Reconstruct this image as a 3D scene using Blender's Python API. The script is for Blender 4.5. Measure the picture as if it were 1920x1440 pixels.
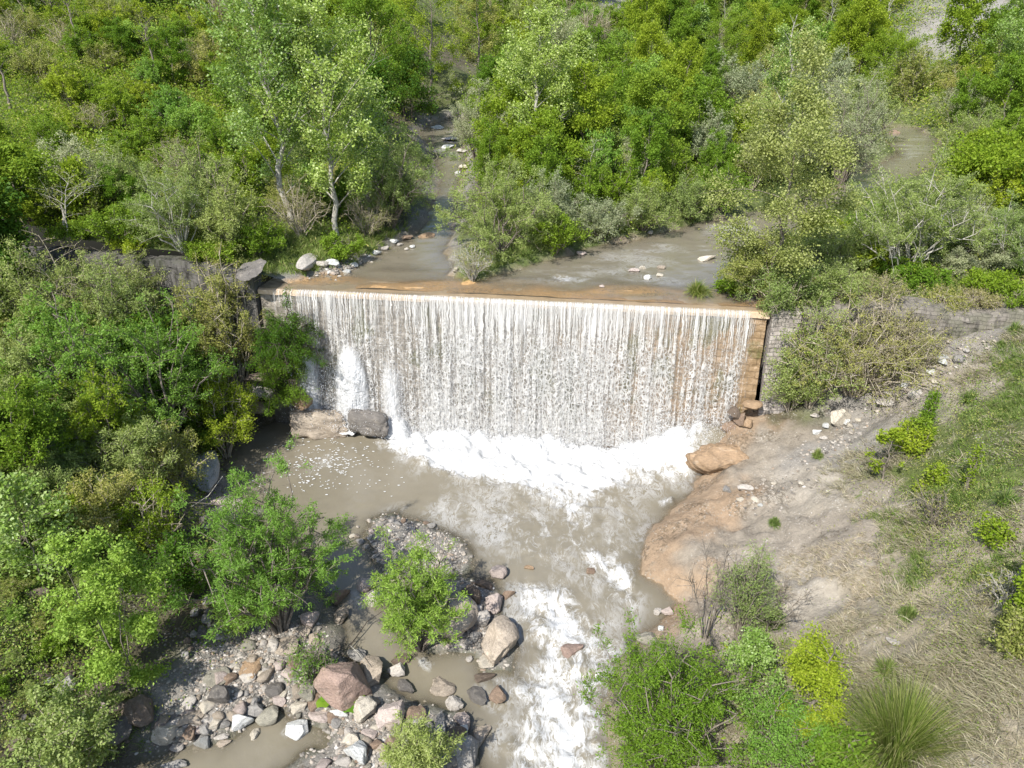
import bpy, math
import numpy as np
from mathutils import Matrix, Vector
R = math.radians
rng = np.random.default_rng(7)
S = bpy.context.scene
for o in list(bpy.data.objects): bpy.data.objects.remove(o)

# ------------------------------------------------------------------ camera
PITCH, FPX = R(27.0), 1381.0
CAM = np.array([0.0, 0.0, 19.0])
cd = bpy.data.cameras.new('camera'); cam = bpy.data.objects.new('camera', cd); S.collection.objects.link(cam)
cam.location = CAM; cam.rotation_euler = (R(90) - PITCH, 0, 0)
cd.sensor_width = 36; cd.lens = 36 * FPX / 1920; cd.clip_end = 2000; cd.clip_start = .1
S.camera = cam
# ------------------------------------------------------------------ sky and sun
SUN_EL, SUN_AZ = R(47), math.atan2(-.36, -.60)      # azimuth from +Y towards +X: behind the camera, to its left
W = bpy.data.worlds.new('World'); S.world = W; W.use_nodes = True
wn = W.node_tree.nodes; wl_ = W.node_tree.links
sky = wn.new('ShaderNodeTexSky'); sky.sky_type = 'NISHITA'; sky.sun_disc = False
sky.sun_elevation = SUN_EL; sky.sun_rotation = SUN_AZ
bg = wn['Background']; bg.inputs['Strength'].default_value = .14
wl_.new(sky.outputs[0], bg.inputs[0])
ld = bpy.data.lights.new('sun', 'SUN'); ld.energy = 4.7; ld.angle = R(.5); ld.color = (1, .97, .91)
sun = bpy.data.objects.new('sun', ld); S.collection.objects.link(sun)
to_sun = Vector((math.sin(SUN_AZ) * math.cos(SUN_EL), math.cos(SUN_AZ) * math.cos(SUN_EL), math.sin(SUN_EL)))
sun.rotation_euler = to_sun.to_track_quat('Z', 'Y').to_euler(); sun.location = (-20, -30, 60)
S.view_settings.view_transform = 'Standard'; S.view_settings.look = 'None'
S.view_settings.exposure = .79; S.view_settings.gamma = 1
S.render.engine = 'CYCLES'
C = S.cycles
C.max_bounces = 6; C.diffuse_bounces = 3; C.glossy_bounces = 2; C.transmission_bounces = 4; C.transparent_max_bounces = 16
C.use_denoising = True; C.caustics_reflective = False; C.caustics_refractive = False
C.sample_clamp_indirect = 6

# ------------------------------------------------------------------ picture -> place
FW = np.array([0, math.cos(PITCH), -math.sin(PITCH)]); UP = np.array([0, math.sin(PITCH), math.cos(PITCH)])
def ray(u, v): return np.array([(u - 960) / FPX, 0, 0]) + UP * ((720 - v) / FPX) + FW
def pz(u, v, z):
    d = ray(u, v); return CAM + d * ((z - CAM[2]) / d[2])
def pt(u, v, t): return CAM + ray(u, v) * t
# weir frame: s along the crest (to the right), n upstream
DE = np.array([.9909, -.1347]); DN = np.array([.1347, .9909]); DO = np.array([-.4, 32.15])
YAW = math.atan2(DE[1], DE[0])
def sn(x, y):
    dx, dy = x - DO[0], y - DO[1]; return dx * DE[0] + dy * DE[1], dx * DN[0] + dy * DN[1]
def xy(s, n): return DO[0] + s * DE[0] + n * DN[0], DO[1] + s * DE[1] + n * DN[1]

# ------------------------------------------------------------------ noise in numpy
def _h(ix, iy, seed):
    a = (ix.astype(np.int64) * 374761393 + iy.astype(np.int64) * 668265263 + seed * 974634777) & 0xFFFFFFFF
    a = ((a ^ (a >> 13)) * 1274126177) & 0xFFFFFFFF
    return ((a ^ (a >> 16)) & 0xFFFF) / 65535.0
def vn(x, y, seed=0):
    x = np.asarray(x, float); y = np.asarray(y, float)
    ix, iy = np.floor(x), np.floor(y); fx, fy = x - ix, y - iy
    ux, uy = fx * fx * fx * (fx * (fx * 6 - 15) + 10), fy * fy * fy * (fy * (fy * 6 - 15) + 10)
    a, b, c, d = _h(ix, iy, seed), _h(ix + 1, iy, seed), _h(ix, iy + 1, seed), _h(ix + 1, iy + 1, seed)
    return (a + (b - a) * ux + (c - a) * uy + (a - b - c + d) * ux * uy) * 2 - 1
def fbm(x, y, seed=0, oct=4, gain=.5):
    r, a = 0, 1.0
    for k in range(oct): r = r + a * vn(x * 2 ** k + 17 * k, y * 2 ** k - 9 * k, seed + k); a *= gain
    return r
def sstep(a, b, x): t = np.clip((x - a) / (b - a), 0, 1); return t * t * (3 - 2 * t)
def sdist(px, py, poly):
    """signed distance to a closed polygon, negative inside"""
    P = np.asarray(poly, float); Q = np.roll(P, -1, 0)
    best = np.full(px.shape, 1e9); inside = np.zeros(px.shape, bool)
    for (ax, ay), (bx, by) in zip(P, Q):
        ex, ey = bx - ax, by - ay
        t = np.clip(((px - ax) * ex + (py - ay) * ey) / (ex * ex + ey * ey + 1e-12), 0, 1)
        best = np.minimum(best, (px - ax - t * ex) ** 2 + (py - ay - t * ey) ** 2)
        c = (ay > py) != (by > py)
        inside ^= c & (px < (bx - ax) * (py - ay) / (by - ay + 1e-12) + ax)
    d = np.sqrt(best); return np.where(inside, -d, d)
def tps(P, lam=.0):
    """thin plate spline through (x, y, z) points"""
    P = np.asarray(P, float); n = len(P); sc = 30.0; A = P[:, :2] / sc
    r2 = ((A[:, None] - A[None]) ** 2).sum(-1); K = .5 * r2 * np.log(r2 + 1e-12) + lam * np.eye(n)
    M = np.zeros((n + 3, n + 3)); M[:n, :n] = K; M[:n, n] = 1; M[:n, n + 1:] = A; M[n, :n] = 1; M[n + 1:, :n] = A.T
    w = np.linalg.solve(M, np.concatenate([P[:, 2], np.zeros(3)]))
    def f(x, y):
        x = np.asarray(x, float) / sc; y = np.asarray(y, float) / sc
        z = w[n] + w[n + 1] * x + w[n + 2] * y
        for i in range(n):
            q = (x - A[i, 0]) ** 2 + (y - A[i, 1]) ** 2; z = z + w[i] * .5 * q * np.log(q + 1e-12)
        return z
    return f

# ------------------------------------------------------------------ object helpers
def make_mesh(name, V, F, mat=None, smooth=False, attrs=None):
    V = np.ascontiguousarray(V, np.float32); F = np.ascontiguousarray(F, np.int32)
    me = bpy.data.meshes.new(name); k = F.shape[1]
    me.vertices.add(len(V)); me.vertices.foreach_set('co', V.ravel())
    me.loops.add(F.size); me.loops.foreach_set('vertex_index', F.ravel())
    me.polygons.add(len(F)); me.polygons.foreach_set('loop_start', np.arange(0, F.size, k, dtype=np.int32))
    me.polygons.foreach_set('use_smooth', np.full(len(F), smooth))
    for an, (ty, data) in (attrs or {}).items():
        a = me.attributes.new(an, ty, 'POINT')
        a.data.foreach_set('color' if ty == 'FLOAT_COLOR' else ('vector' if ty == 'FLOAT_VECTOR' else 'value'), np.ascontiguousarray(data, np.float32).ravel())
    if mat: me.materials.append(mat)
    me.update(calc_edges=True); me.validate() if False else None
    return me
def link(name, me, parent=None, loc=None, rot=None, scale=None):
    o = bpy.data.objects.new(name, me); S.collection.objects.link(o)
    if parent: o.parent = parent
    if loc is not None: o.location = [float(c) for c in loc]
    if rot is not None: o.rotation_euler = [float(c) for c in rot]
    if scale is not None: o.scale = [float(c) for c in scale]
    return o
def tag(o, label, cat, group=None):
    o['label'] = label; o['category'] = cat
    if group: o['group'] = group
    return o
def empty(name, label, cat, loc, rz=0, group=None):
    return tag(link(name, None, None, loc, (0, 0, rz)), label, cat, group)
def grid_faces(nu, nv):
    i = np.arange(nu * nv).reshape(nu, nv)
    return np.stack([i[:-1, :-1], i[1:, :-1], i[1:, 1:], i[:-1, 1:]], -1).reshape(-1, 4)

# ------------------------------------------------------------------ material helpers
class N:
    """tiny node builder"""
    def __init__(s, name):
        s.m = bpy.data.materials.new(name); s.m.use_nodes = True; s.t = s.m.node_tree
        s.t.nodes.clear(); s.out = s.t.nodes.new('ShaderNodeOutputMaterial')
    def n(s, ty, ins=None, **kw):
        nd = s.t.nodes.new('ShaderNode' + ty)
        for k, v in kw.items(): setattr(nd, k, v)
        for k, v in (ins or {}).items(): s.put(nd.inputs[k], v)
        return nd
    def put(s, sock, v):
        if isinstance(v, bpy.types.NodeSocket): s.t.links.new(v, sock)
        elif isinstance(v, bpy.types.Node): s.t.links.new(v.outputs[0], sock)
        else:
            if sock.type == 'RGBA' and len(v) == 3: v = (*v, 1)
            sock.default_value = v
    def math(s, op, a, b=0., c=0., clamp=False): return s.n('Math', {0: a, 1: b, 2: c}, operation=op, use_clamp=clamp).outputs[0]
    def mix(s, f, a, b, blend='MIX'):
        nd = s.n('Mix', data_type='RGBA', blend_type=blend); s.put(nd.inputs[0], f); s.put(nd.inputs[6], a); s.put(nd.inputs[7], b)
        return nd.outputs[2]
    def noise(s, vec, scale, detail=4, rough=.55, dist=0.): return s.n('TexNoise', {'Vector': vec, 'Scale': scale, 'Detail': detail, 'Roughness': rough, 'Distortion': dist}).outputs[0]
    def ramp(s, f, lo, hi): return s.n('MapRange', {0: f, 1: lo, 2: hi, 3: 0., 4: 1.}, interpolation_type='SMOOTHSTEP').outputs[0]
    def attr(s, name): return s.n('Attribute', attribute_name=name)
    def mapping(s, vec, scale=(1, 1, 1), loc=(0, 0, 0), rot=(0, 0, 0)): return s.n('Mapping', {'Vector': vec, 'Scale': scale, 'Location': loc, 'Rotation': rot}).outputs[0]
    def bump(s, h, strength=.5, dist=.05): return s.n('Bump', {'Height': h, 'Strength': strength, 'Distance': dist}).outputs[0]
    def princ(s, col, rough=.8, spec=.3, normal=None):
        p = s.n('BsdfPrincipled', {'Base Color': col, 'Roughness': rough, 'Specular IOR Level': spec})
        if normal is not None: s.put(p.inputs['Normal'], normal)
        return p.outputs[0]
    def done(s, sh): s.t.links.new(sh, s.out.inputs[0]); return s.m

def leaf_mat(name, cols, trans=.4, rough=.5, spec=.12):
    k = N(name); rnd = k.n('NewGeometry').outputs['Random Per Island']; ob = k.n('ObjectInfo').outputs['Random']
    cr = k.n('ValToRGB', {0: rnd}); el = cr.color_ramp.elements
    while len(el) < len(cols): el.new(.5)
    for i, c in enumerate(cols): el[i].position = i / (len(cols) - 1); el[i].color = (*c, 1)
    v = k.math('MULTIPLY_ADD', ob, .32, .84)
    hs = k.n('HueSaturation', {'Color': cr.outputs[0], 'Value': v, 'Hue': k.math('MULTIPLY_ADD', ob, -.03, .515)}).outputs[0]
    p = k.princ(hs, rough, spec)
    tl = k.n('BsdfTranslucent', {'Color': k.mix(.5, hs, (.32, .40, .03), 'MIX')}).outputs[0]
    return k.done(k.n('MixShader', {0: trans, 1: p, 2: tl}).outputs[0])
def bark_mat(name, a, b):
    k = N(name); tc = k.n('TexCoord').outputs['Object']
    f = k.ramp(k.noise(k.mapping(tc, (6, 6, 2)), 3.), .35, .65)
    return k.done(k.princ(k.mix(f, a, b), .9, .15))

# ------------------------------------------------------------------ terrain heights
CLAY, PALE, ORANGE, GRAVEL, SOIL, GREEN, STRAW, BED, GREY, LEAFY = (.235, .203, .162), (.30, .266, .218), (.285, .205, .135), (.21, .195, .172), (.075, .062, .042), (.095, .125, .035), (.25, .215, .155), (.20, .165, .115), (.215, .198, .175), (.085, .105, .03)
def WL(x, y):          # water level below the weir
    return -1.2 * np.clip((23.6 - np.asarray(y, float)) / 9.2, 0, 1.4)
def WU(x, y):          # water level above the weir
    s, n = sn(np.asarray(x, float), np.asarray(y, float))
    return 7.06 + .018 * np.clip(n - 2, 0, 60) + .05 * np.clip(n - 62, 0, 80)
lo = []; loc_col = []
def cl(u, v, z, col):
    p = pz(u, v, z); lo.append(p); loc_col.append(col)
for a in [(300,900,1.5,SOIL),(150,900,2.6,LEAFY),(0,900,3.8,LEAFY),(0,600,6.2,SOIL),(150,700,4.6,SOIL),(300,700,3.6,SOIL),(420,760,1.6,SOIL),(470,740,1.2,SOIL),
          (420,700,2.4,SOIL),(380,930,.3,GREY),(300,1050,.8,SOIL),(150,1050,1.6,LEAFY),(0,1100,2.7,LEAFY),(200,1300,.3,SOIL),(60,1300,1.0,SOIL),(0,1440,.8,SOIL),(160,1440,-.3,SOIL),
          (400,1300,-.3,GRAVEL),(500,1220,-.2,GRAVEL),(450,1120,.3,SOIL),(500,1050,.35,SOIL),(350,1180,.2,SOIL),(620,1290,-.35,GRAVEL),(680,1390,-.5,GRAVEL),(800,1400,-.6,GRAVEL),(860,1420,-.8,GREY),
          (1300,870,.75,ORANGE),(1400,800,1.7,ORANGE),(1400,895,1.2,CLAY),(1340,960,.75,ORANGE),(1260,1010,.5,ORANGE),(1290,1080,.5,ORANGE),(1430,760,2.0,SOIL),(1450,830,1.75,CLAY),
          (1500,745,2.6,LEAFY),(1600,770,3.2,GREY),(1650,745,3.8,CLAY),(1750,650,5.4,GREY),(1900,598,7.35,GREY),(1800,630,6.75,GREY),(1725,638,6.1,GREY),(1700,640,5.4,CLAY),(1600,690,4.2,CLAY),(1800,700,5.5,CLAY),
          (1560,850,2.5,GREY),(1500,920,1.9,PALE),(1640,900,3.0,CLAY),(1900,800,5.6,LEAFY),(1800,900,4.4,LEAFY),(1480,1080,1.4,PALE),(1600,1000,2.4,CLAY),(1550,1100,1.9,PALE),(1700,1100,3.0,STRAW),(1900,1100,4.8,STRAW),
          (1800,1250,3.7,STRAW),(1400,1230,.55,CLAY),(1500,1250,1.2,STRAW),(1500,1400,.9,CLAY),(1370,1420,.1,CLAY),(1700,1420,2.4,STRAW),(1920,1440,4.1,STRAW),(1300,1300,-.2,SOIL),(1250,1420,-.6,SOIL),(1340,1150,.5,CLAY),
          (1850,1000,4.7,STRAW),(1700,870,3.7,LEAFY),(1420,1000,1.15,CLAY),(1350,1040,.8,CLAY),(1650,1200,2.5,STRAW)]: cl(*a)
for a in [(0,28,-1,BED),(0,22,-.9,BED),(3,15,-1.7,BED),(-4,30,-1,BED),(5,31,-.6,BED),(-8,34,.2,SOIL),(-30,20,7,LEAFY),(-30,8,4,LEAFY),(-40,30,11,LEAFY),(-14,4,-.5,SOIL),(0,4,-2,BED),(14,4,3.5,STRAW),(26,8,9,STRAW),(32,22,12,STRAW),(30,30,9.6,CLAY),(-26,34,6.8,SOIL),(-20,34,5.2,SOIL),(-15,34.5,2.6,SOIL),(-12,33.6,.9,SOIL),(12,30.2,2.6,SOIL),(10.5,29.6,2.1,ORANGE)]:
    lo.append(np.array(a[:3])); loc_col.append(a[3])
up = []; up_col = []
def cu(p, col): up.append(p); up_col.append(col)
for a in [(600,490,7.35,GREEN),(520,505,7.4,GREEN),(450,490,8.0,GREEN),(640,455,7.7,GREEN),(560,440,8.2,SOIL),(300,465,8.6,GREEN),(120,462,8.8,SOIL),(0,440,9.6,SOIL),(300,420,9.0,SOIL),(700,440,7.6,SOIL),(740,330,8.6,LEAFY),
          (940,500,7.35,GREEN),(1000,470,7.5,GREEN),(1100,440,7.6,GREEN),(1000,350,8.1,SOIL),(1200,400,7.8,LEAFY),(1300,360,8.0,LEAFY),(1100,300,8.6,LEAFY),(1250,250,9.2,LEAFY),(1500,280,8.3,LEAFY),(1450,370,7.8,LEAFY),
          (1420,545,7.3,GREEN),(1500,525,7.5,GREEN),(1700,540,7.75,GREEN),(1850,525,8.1,GREEN),(1700,556,7.55,GREEN),(1900,562,7.65,GREEN),(1560,556,7.4,GREEN),(300,478,8.4,GREEN),(180,474,8.5,GREEN),(1600,470,7.5,LEAFY),(1700,420,7.8,LEAFY),(1850,420,8.4,LEAFY),(1800,360,8.5,LEAFY)]: cu(pz(*a[:3]), a[3])
for a in [(0,250,50,LEAFY),(0,100,62,GREEN),(0,0,70,GREEN),(300,300,49,LEAFY),(300,100,63,GREEN),(300,0,73,GREEN),(520,200,58,LEAFY),(640,150,70,SOIL),(600,0,84,LEAFY),(800,100,98,SOIL),(850,0,120,LEAFY),(700,0,100,LEAFY),
          (1100,0,132,GREEN),(1100,100,108,LEAFY),(1000,160,92,LEAFY),(1300,100,114,GREEN),(1300,0,140,GREEN),(1600,100,104,GREEN),(1600,0,126,GREEN),(1800,60,100,GREY),(1920,0,92,GREEN),(1920,150,74,LEAFY),(1850,250,62,LEAFY),(1700,180,92,LEAFY)]: cu(pt(*a[:3]), a[3])
for a in [(-60,150,45,LEAFY),(60,170,40,LEAFY),(0,190,48,LEAFY),(-110,110,45,LEAFY),(110,120,45,LEAFY),(-70,60,22,LEAFY),(80,60,18,LEAFY),(0,250,75,LEAFY),(-60,40,15,LEAFY),(50,36,12,LEAFY)]: cu(np.array(a[:3]), a[3])
SCREE = [pt(*a) for a in [(1850,25,99),(1800,60,100),(1870,75,96),(1770,90,100),(1140,8,134)]]
for a in SCREE: cu(a, (.21, .20, .18))
fz_lo = tps(lo, .002); fz_up = tps(up, .002)

def PW(pts, z=None):    # picture outline on the water -> place
    out = []
    for (u, v) in pts:
        p = pz(u, v, 0 if z is None else z)
        for _ in range(6): p = pz(u, v, float(WL(p[0], p[1]) if z is None else WU(p[0], p[1])))
        out.append(p[:2])
    return np.array(out)
MAINW = PW([(560,735),(500,790),(432,828),(414,880),(450,930),(540,970),(580,1050),(602,1110),(640,1150),(655,1190),(640,1230),(700,1255),(735,1290),(790,1322),(868,1338),(888,1390),(900,1440),(905,1500),(1180,1500),(1150,1440),(1130,1330),(1160,1240),(1205,1195),(1255,1155),(1272,1132),(1235,1100),(1208,1075),(1203,1030),(1225,985),(1265,955),(1303,920),(1308,895),(1288,868),(1320,830),(1372,800),(1395,740)])
POOL2 = PW([(520,1318),(560,1352),(625,1375),(600,1402),(530,1440),(480,1500),(200,1500),(250,1440),(310,1412),(420,1392),(475,1352),(505,1325)])
BAR = PW([(690,975),(740,962),(800,982),(862,1010),(892,1045),(880,1075),(830,1092),(770,1100),(722,1085),(700,1050),(686,1010)])
BAR2 = PW([(730,1092),(800,1080),(870,1082),(930,1088),(946,1120),(930,1180),(972,1220),(960,1262),(905,1262),(882,1232),(805,1225),(762,1195),(732,1150),(715,1120)])
RU = PW([(440,548),(560,527),(590,517),(640,512),(690,490),(745,455),(775,440),(790,425),(810,385),(822,350),(818,320),(795,270),(780,250),(810,230),(850,222),(885,230),(872,270),(880,310),(868,350),(860,385),(845,440),(842,470),(850,515),(880,532),(930,515),(1010,492),(1100,465),(1200,445),(1320,415),(1400,400),(1470,385),(1540,345),(1620,315),(1680,290),(1650,262),(1655,238),(1720,238),(1770,268),(1775,310),(1700,345),(1600,370),(1530,410),(1480,450),(1400,500),(1350,540),(1440,552),(1440,640),(440,640)], 7)

def Hlo(x, y):
    s, n = sn(x, y); z = fz_lo(x, y); w = WL(x, y)
    d = np.minimum(sdist(x, y, MAINW), sdist(x, y, POOL2)); isl = np.minimum(sdist(x, y, BAR), sdist(x, y, BAR2))
    d = np.maximum(d, -isl)
    d = d + .13 * fbm(x * 1.6, y * 1.6, 3, 3)
    bank = w + np.where(d > 0, .05 + .30 * np.clip(d, 0, .5) + .12 * np.clip(d, 0, 3), 0)
    bed = w - .05 - .5 * np.clip(-d, 0, 1.4)
    # the shore is gentle on the left, a rock edge on the right
    k = sstep(0, 1.6, d); land = np.maximum(bank, np.minimum(z, bank + d * 1.1) * k + bank * (1 - k))
    land = np.where((isl < .4), np.minimum(land, w + .02 + .15 * sstep(0, 1.1, -isl)), land)
    h = np.where(d > 0, land, bed)
    rgt = sstep(4, 7, x); rd = 1 - 2 * np.abs(fbm(x * .55 + .4 * fbm(x, y, 15, 3), y * .55, 14, 4, .55))
    rough = .10 * fbm(x * .9, y * .9, 11, 5) + .035 * fbm(x * 4.5, y * 4.5, 12, 3) + rgt * (.13 * rd + .06 * np.abs(fbm(x * 2.2, y * 2.2, 16, 4)))
    return h + rough * (.35 + .65 * sstep(.1, 1.5, d))
def Hup(x, y):
    s, n = sn(x, y); z = fz_up(x, y); w = WU(x, y)
    d = sdist(x, y, RU) + .25 * fbm(x * .7, y * .7, 5, 3)
    z = np.maximum(np.minimum(z, w + .3 + .55 * np.clip(d, 0, 60)), w + .12 + .25 * np.clip(d, 0, 1.2))
    dep = .05 + .10 * np.clip(fbm(x * .35, y * .8, 93, 4), -.5, 1) + .09 * np.clip(n - 1.9, 0, 6)
    h = np.where(d > 0, z + .12 * fbm(x * .8, y * .8, 21, 4) * sstep(0, 1, d) + .5 * fbm(x * .12, y * .12, 23, 3) * sstep(3, 14, d), w - np.minimum(dep, .05 + .3 * np.clip(-d, 0, 3)))
    return h
def ground_colour(x, y, P, cols, extra):
    P = np.asarray(P)[:, :2]; c = np.zeros(x.shape + (3,)); wsum = np.zeros(x.shape)
    wx = x + .8 * fbm(x * .8, y * .8, 31, 3); wy = y + .8 * fbm(x * .8, y * .8, 37, 3)
    for (px, py), col in zip(P, cols):
        w = 1 / ((wx - px) ** 2 + (wy - py) ** 2 + .15) ** 2.2
        c += w[..., None] * np.array(col); wsum += w
    return extra(x, y, c / wsum[..., None])
def lerp(c, col, f): return c * (1 - f[..., None]) + np.array(col) * f[..., None]

def ground_mat():
    k = N('ground_soil'); geo = k.n('NewGeometry').outputs['Position']; t = k.attr('tint').outputs['Color']; veg = k.attr('veg').outputs['Fac']
    n1 = k.noise(geo, .9, 6, .6); n2 = k.noise(geo, 6., 5, .7); n3 = k.noise(geo, 28., 3, .6)
    v = k.math('ADD', k.math('MULTIPLY_ADD', n1, .9, .25), k.math('MULTIPLY_ADD', n2, .9, -.13))
    col = k.mix(1., t, k.n('CombineColor', {0: v, 1: v, 2: v}).outputs[0], 'MULTIPLY')
    st = k.ramp(k.noise(geo, 2.2, 6, .65), .52, .68)
    col = k.mix(k.math('MULTIPLY', st, .35), col, k.mix(n2, (.16, .12, .07), (.40, .36, .30)))
    vo = k.n('TexVoronoi', {'Vector': geo, 'Scale': 9., 'Randomness': 1.})
    peb = k.math('MULTIPLY', k.ramp(vo.outputs['Distance'], .42, .2), k.ramp(k.noise(geo, 1.1, 3), .45, .62))
    col = k.mix(k.math('MULTIPLY', peb, .6), col, k.mix(k.n('SeparateColor', {0: vo.outputs['Color']}).outputs[0], (.20, .18, .15), (.50, .465, .41)))
    gr = k.ramp(k.math('MULTIPLY_ADD', n1, .6, k.math('MULTIPLY', n3, .5)), .45, .65)
    col = k.mix(k.math('MULTIPLY', gr, veg), col, k.mix(n2, (.03, .045, .012), (.13, .17, .04)))
    dirt = k.math('MULTIPLY', k.ramp(k.noise(geo, .55, 5, .65), .53, .62), k.ramp(k.noise(geo, 7., 5, .75), .46, .58))
    col = k.mix(k.math('MULTIPLY', k.math('MULTIPLY', dirt, .65), k.math('SUBTRACT', 1., veg, 0., True)), col, (.075, .058, .038))
    fl = k.n('TexVoronoi', {'Vector': geo, 'Scale': 5.}); fleck = k.math('MULTIPLY', k.ramp(fl.outputs['Distance'], .16, .08), k.ramp(n1, .5, .6))
    col = k.mix(k.math('MULTIPLY', fleck, .7), col, (.50, .47, .43))
    h = k.math('ADD', k.math('MULTIPLY', n2, .9), k.math('MULTIPLY', n3, .5))
    return k.done(k.princ(col, .92, .2, k.bump(h, .8, .12)))
GROUND = ground_mat()
def build_ground(name, s, n, H, P, cols, extra, vegf):
    ss, nn = np.meshgrid(s, n, indexing='ij'); x, y = xy(ss, nn); z = H(x, y)
    c = ground_colour(x, y, P, cols, extra); c4 = np.concatenate([np.clip(c, 0, 1), np.ones(x.shape + (1,))], -1)
    V = np.stack([x, y, z], -1).reshape(-1, 3)
    me = make_mesh(name, V, grid_faces(len(s), len(n)), GROUND, True, {'tint': ('FLOAT_COLOR', c4.reshape(-1, 4)), 'veg': ('FLOAT', vegf(c))})
    o = link(name, me); o['kind'] = 'structure'
    return (s, n, z)
def ex_lo(x, y, c):
    w = WL(x, y); d = np.minimum(sdist(x, y, MAINW), sdist(x, y, POOL2)); isl = np.minimum(sdist(x, y, BAR), sdist(x, y, BAR2))
    d = np.maximum(d, -isl); c = lerp(c, GRAVEL, sstep(.3, -.3, isl))
    c = lerp(c, BED, sstep(.08, -.1, d))
    wet = (x < 2) & (y < 27); c = c * (1 - .45 * (sstep(.35, .05, d) * wet)[..., None])
    o = sstep(1.6, .3, d) * ((x > 4.0) & (y > 18.5) & (y < 29.5)); return lerp(c, ORANGE, o * np.clip(.75 + .6 * fbm(x * .9, y * .9, 47, 4), .1, 1))
def ex_up(x, y, c):
    d = sdist(x, y, RU); s, n = sn(x, y)
    c = lerp(c, GRAVEL, sstep(1.2, .1, d + .5 * fbm(x, y, 41, 2)) * (s < -3) * (n < 60)); c = lerp(c, BED, sstep(.05, -.1, d))
    return lerp(c, (.45, .28, .13), sstep(3.6, 1.4, n + .5 * fbm(x * .4, y * .8, 44, 3)) * (d < 0))
vf = lambda c: (sstep(.0, .05, c[..., 1] - c[..., 0]) * .8 + .25 * (c[..., 0] < .2)).reshape(-1)
G_LO = build_ground('ground', np.arange(-34, 36.01, .16), np.arange(-34, .31, .16), Hlo, lo, loc_col, ex_lo, vf)
nu = np.concatenate([np.arange(.6, 30, .3), np.arange(30, 110, .8), np.arange(110, 240, 4.)])
su = np.concatenate([np.arange(-150, -40, 4.), np.arange(-40, 60, .5), np.arange(60, 150, 4.)])
G_UP = build_ground('hillside', su, nu, Hup, up, up_col, ex_up, vf)

def _bil(G, s, n):
    S_, N_, Z = G
    i = np.clip(np.searchsorted(S_, s) - 1, 0, len(S_) - 2); j = np.clip(np.searchsorted(N_, n) - 1, 0, len(N_) - 2)
    a = np.clip((s - S_[i]) / (S_[i + 1] - S_[i]), 0, 1); b = np.clip((n - N_[j]) / (N_[j + 1] - N_[j]), 0, 1)
    return Z[i, j] * (1 - a) * (1 - b) + Z[i + 1, j] * a * (1 - b) + Z[i, j + 1] * (1 - a) * b + Z[i + 1, j + 1] * a * b
def H(x, y):
    s, n = sn(np.asarray(x, float), np.asarray(y, float))
    return np.where(n < .25, _bil(G_LO, s, n), _bil(G_UP, s, n))
def hit(u, v, water=True):
    """ground (or water) point seen at picture point u, v"""
    t = np.arange(12, 190, .08); p = CAM + ray(u, v)[None] * t[:, None]
    g = H(p[:, 0], p[:, 1]); s, n = sn(p[:, 0], p[:, 1])
    if water: g = np.maximum(g, np.where(n < 0, WL(p[:, 0], p[:, 1]), WU(p[:, 0], p[:, 1])))
    mid = (s > -12.5) & (s < 13)                       # things at the foot of the weir and its wings stay in front of the wall
    wall = (n > np.where(mid, np.where(s < -4.5, -1.75, -1.25), -.85)) & (n < .7) & (p[:, 2] < np.where(mid, 6.9, 7.3))
    g = np.where((n > -.7) & (n < .7) & ~wall, -99, g)
    k = np.argmax((p[:, 2] < g) | wall); q = p[k]
    return np.array([q[0], q[1], q[2] if wall[k] and mid[k] else g[k]])
def depth(p): return float((np.asarray(p) - CAM) @ FW)
def height_to(p, vtop):
    d0 = depth(p); u0 = float((p - CAM) @ UP); b = (720 - vtop) / FPX
    return (b * d0 - u0) / (math.cos(PITCH) + b * math.sin(PITCH))

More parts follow.
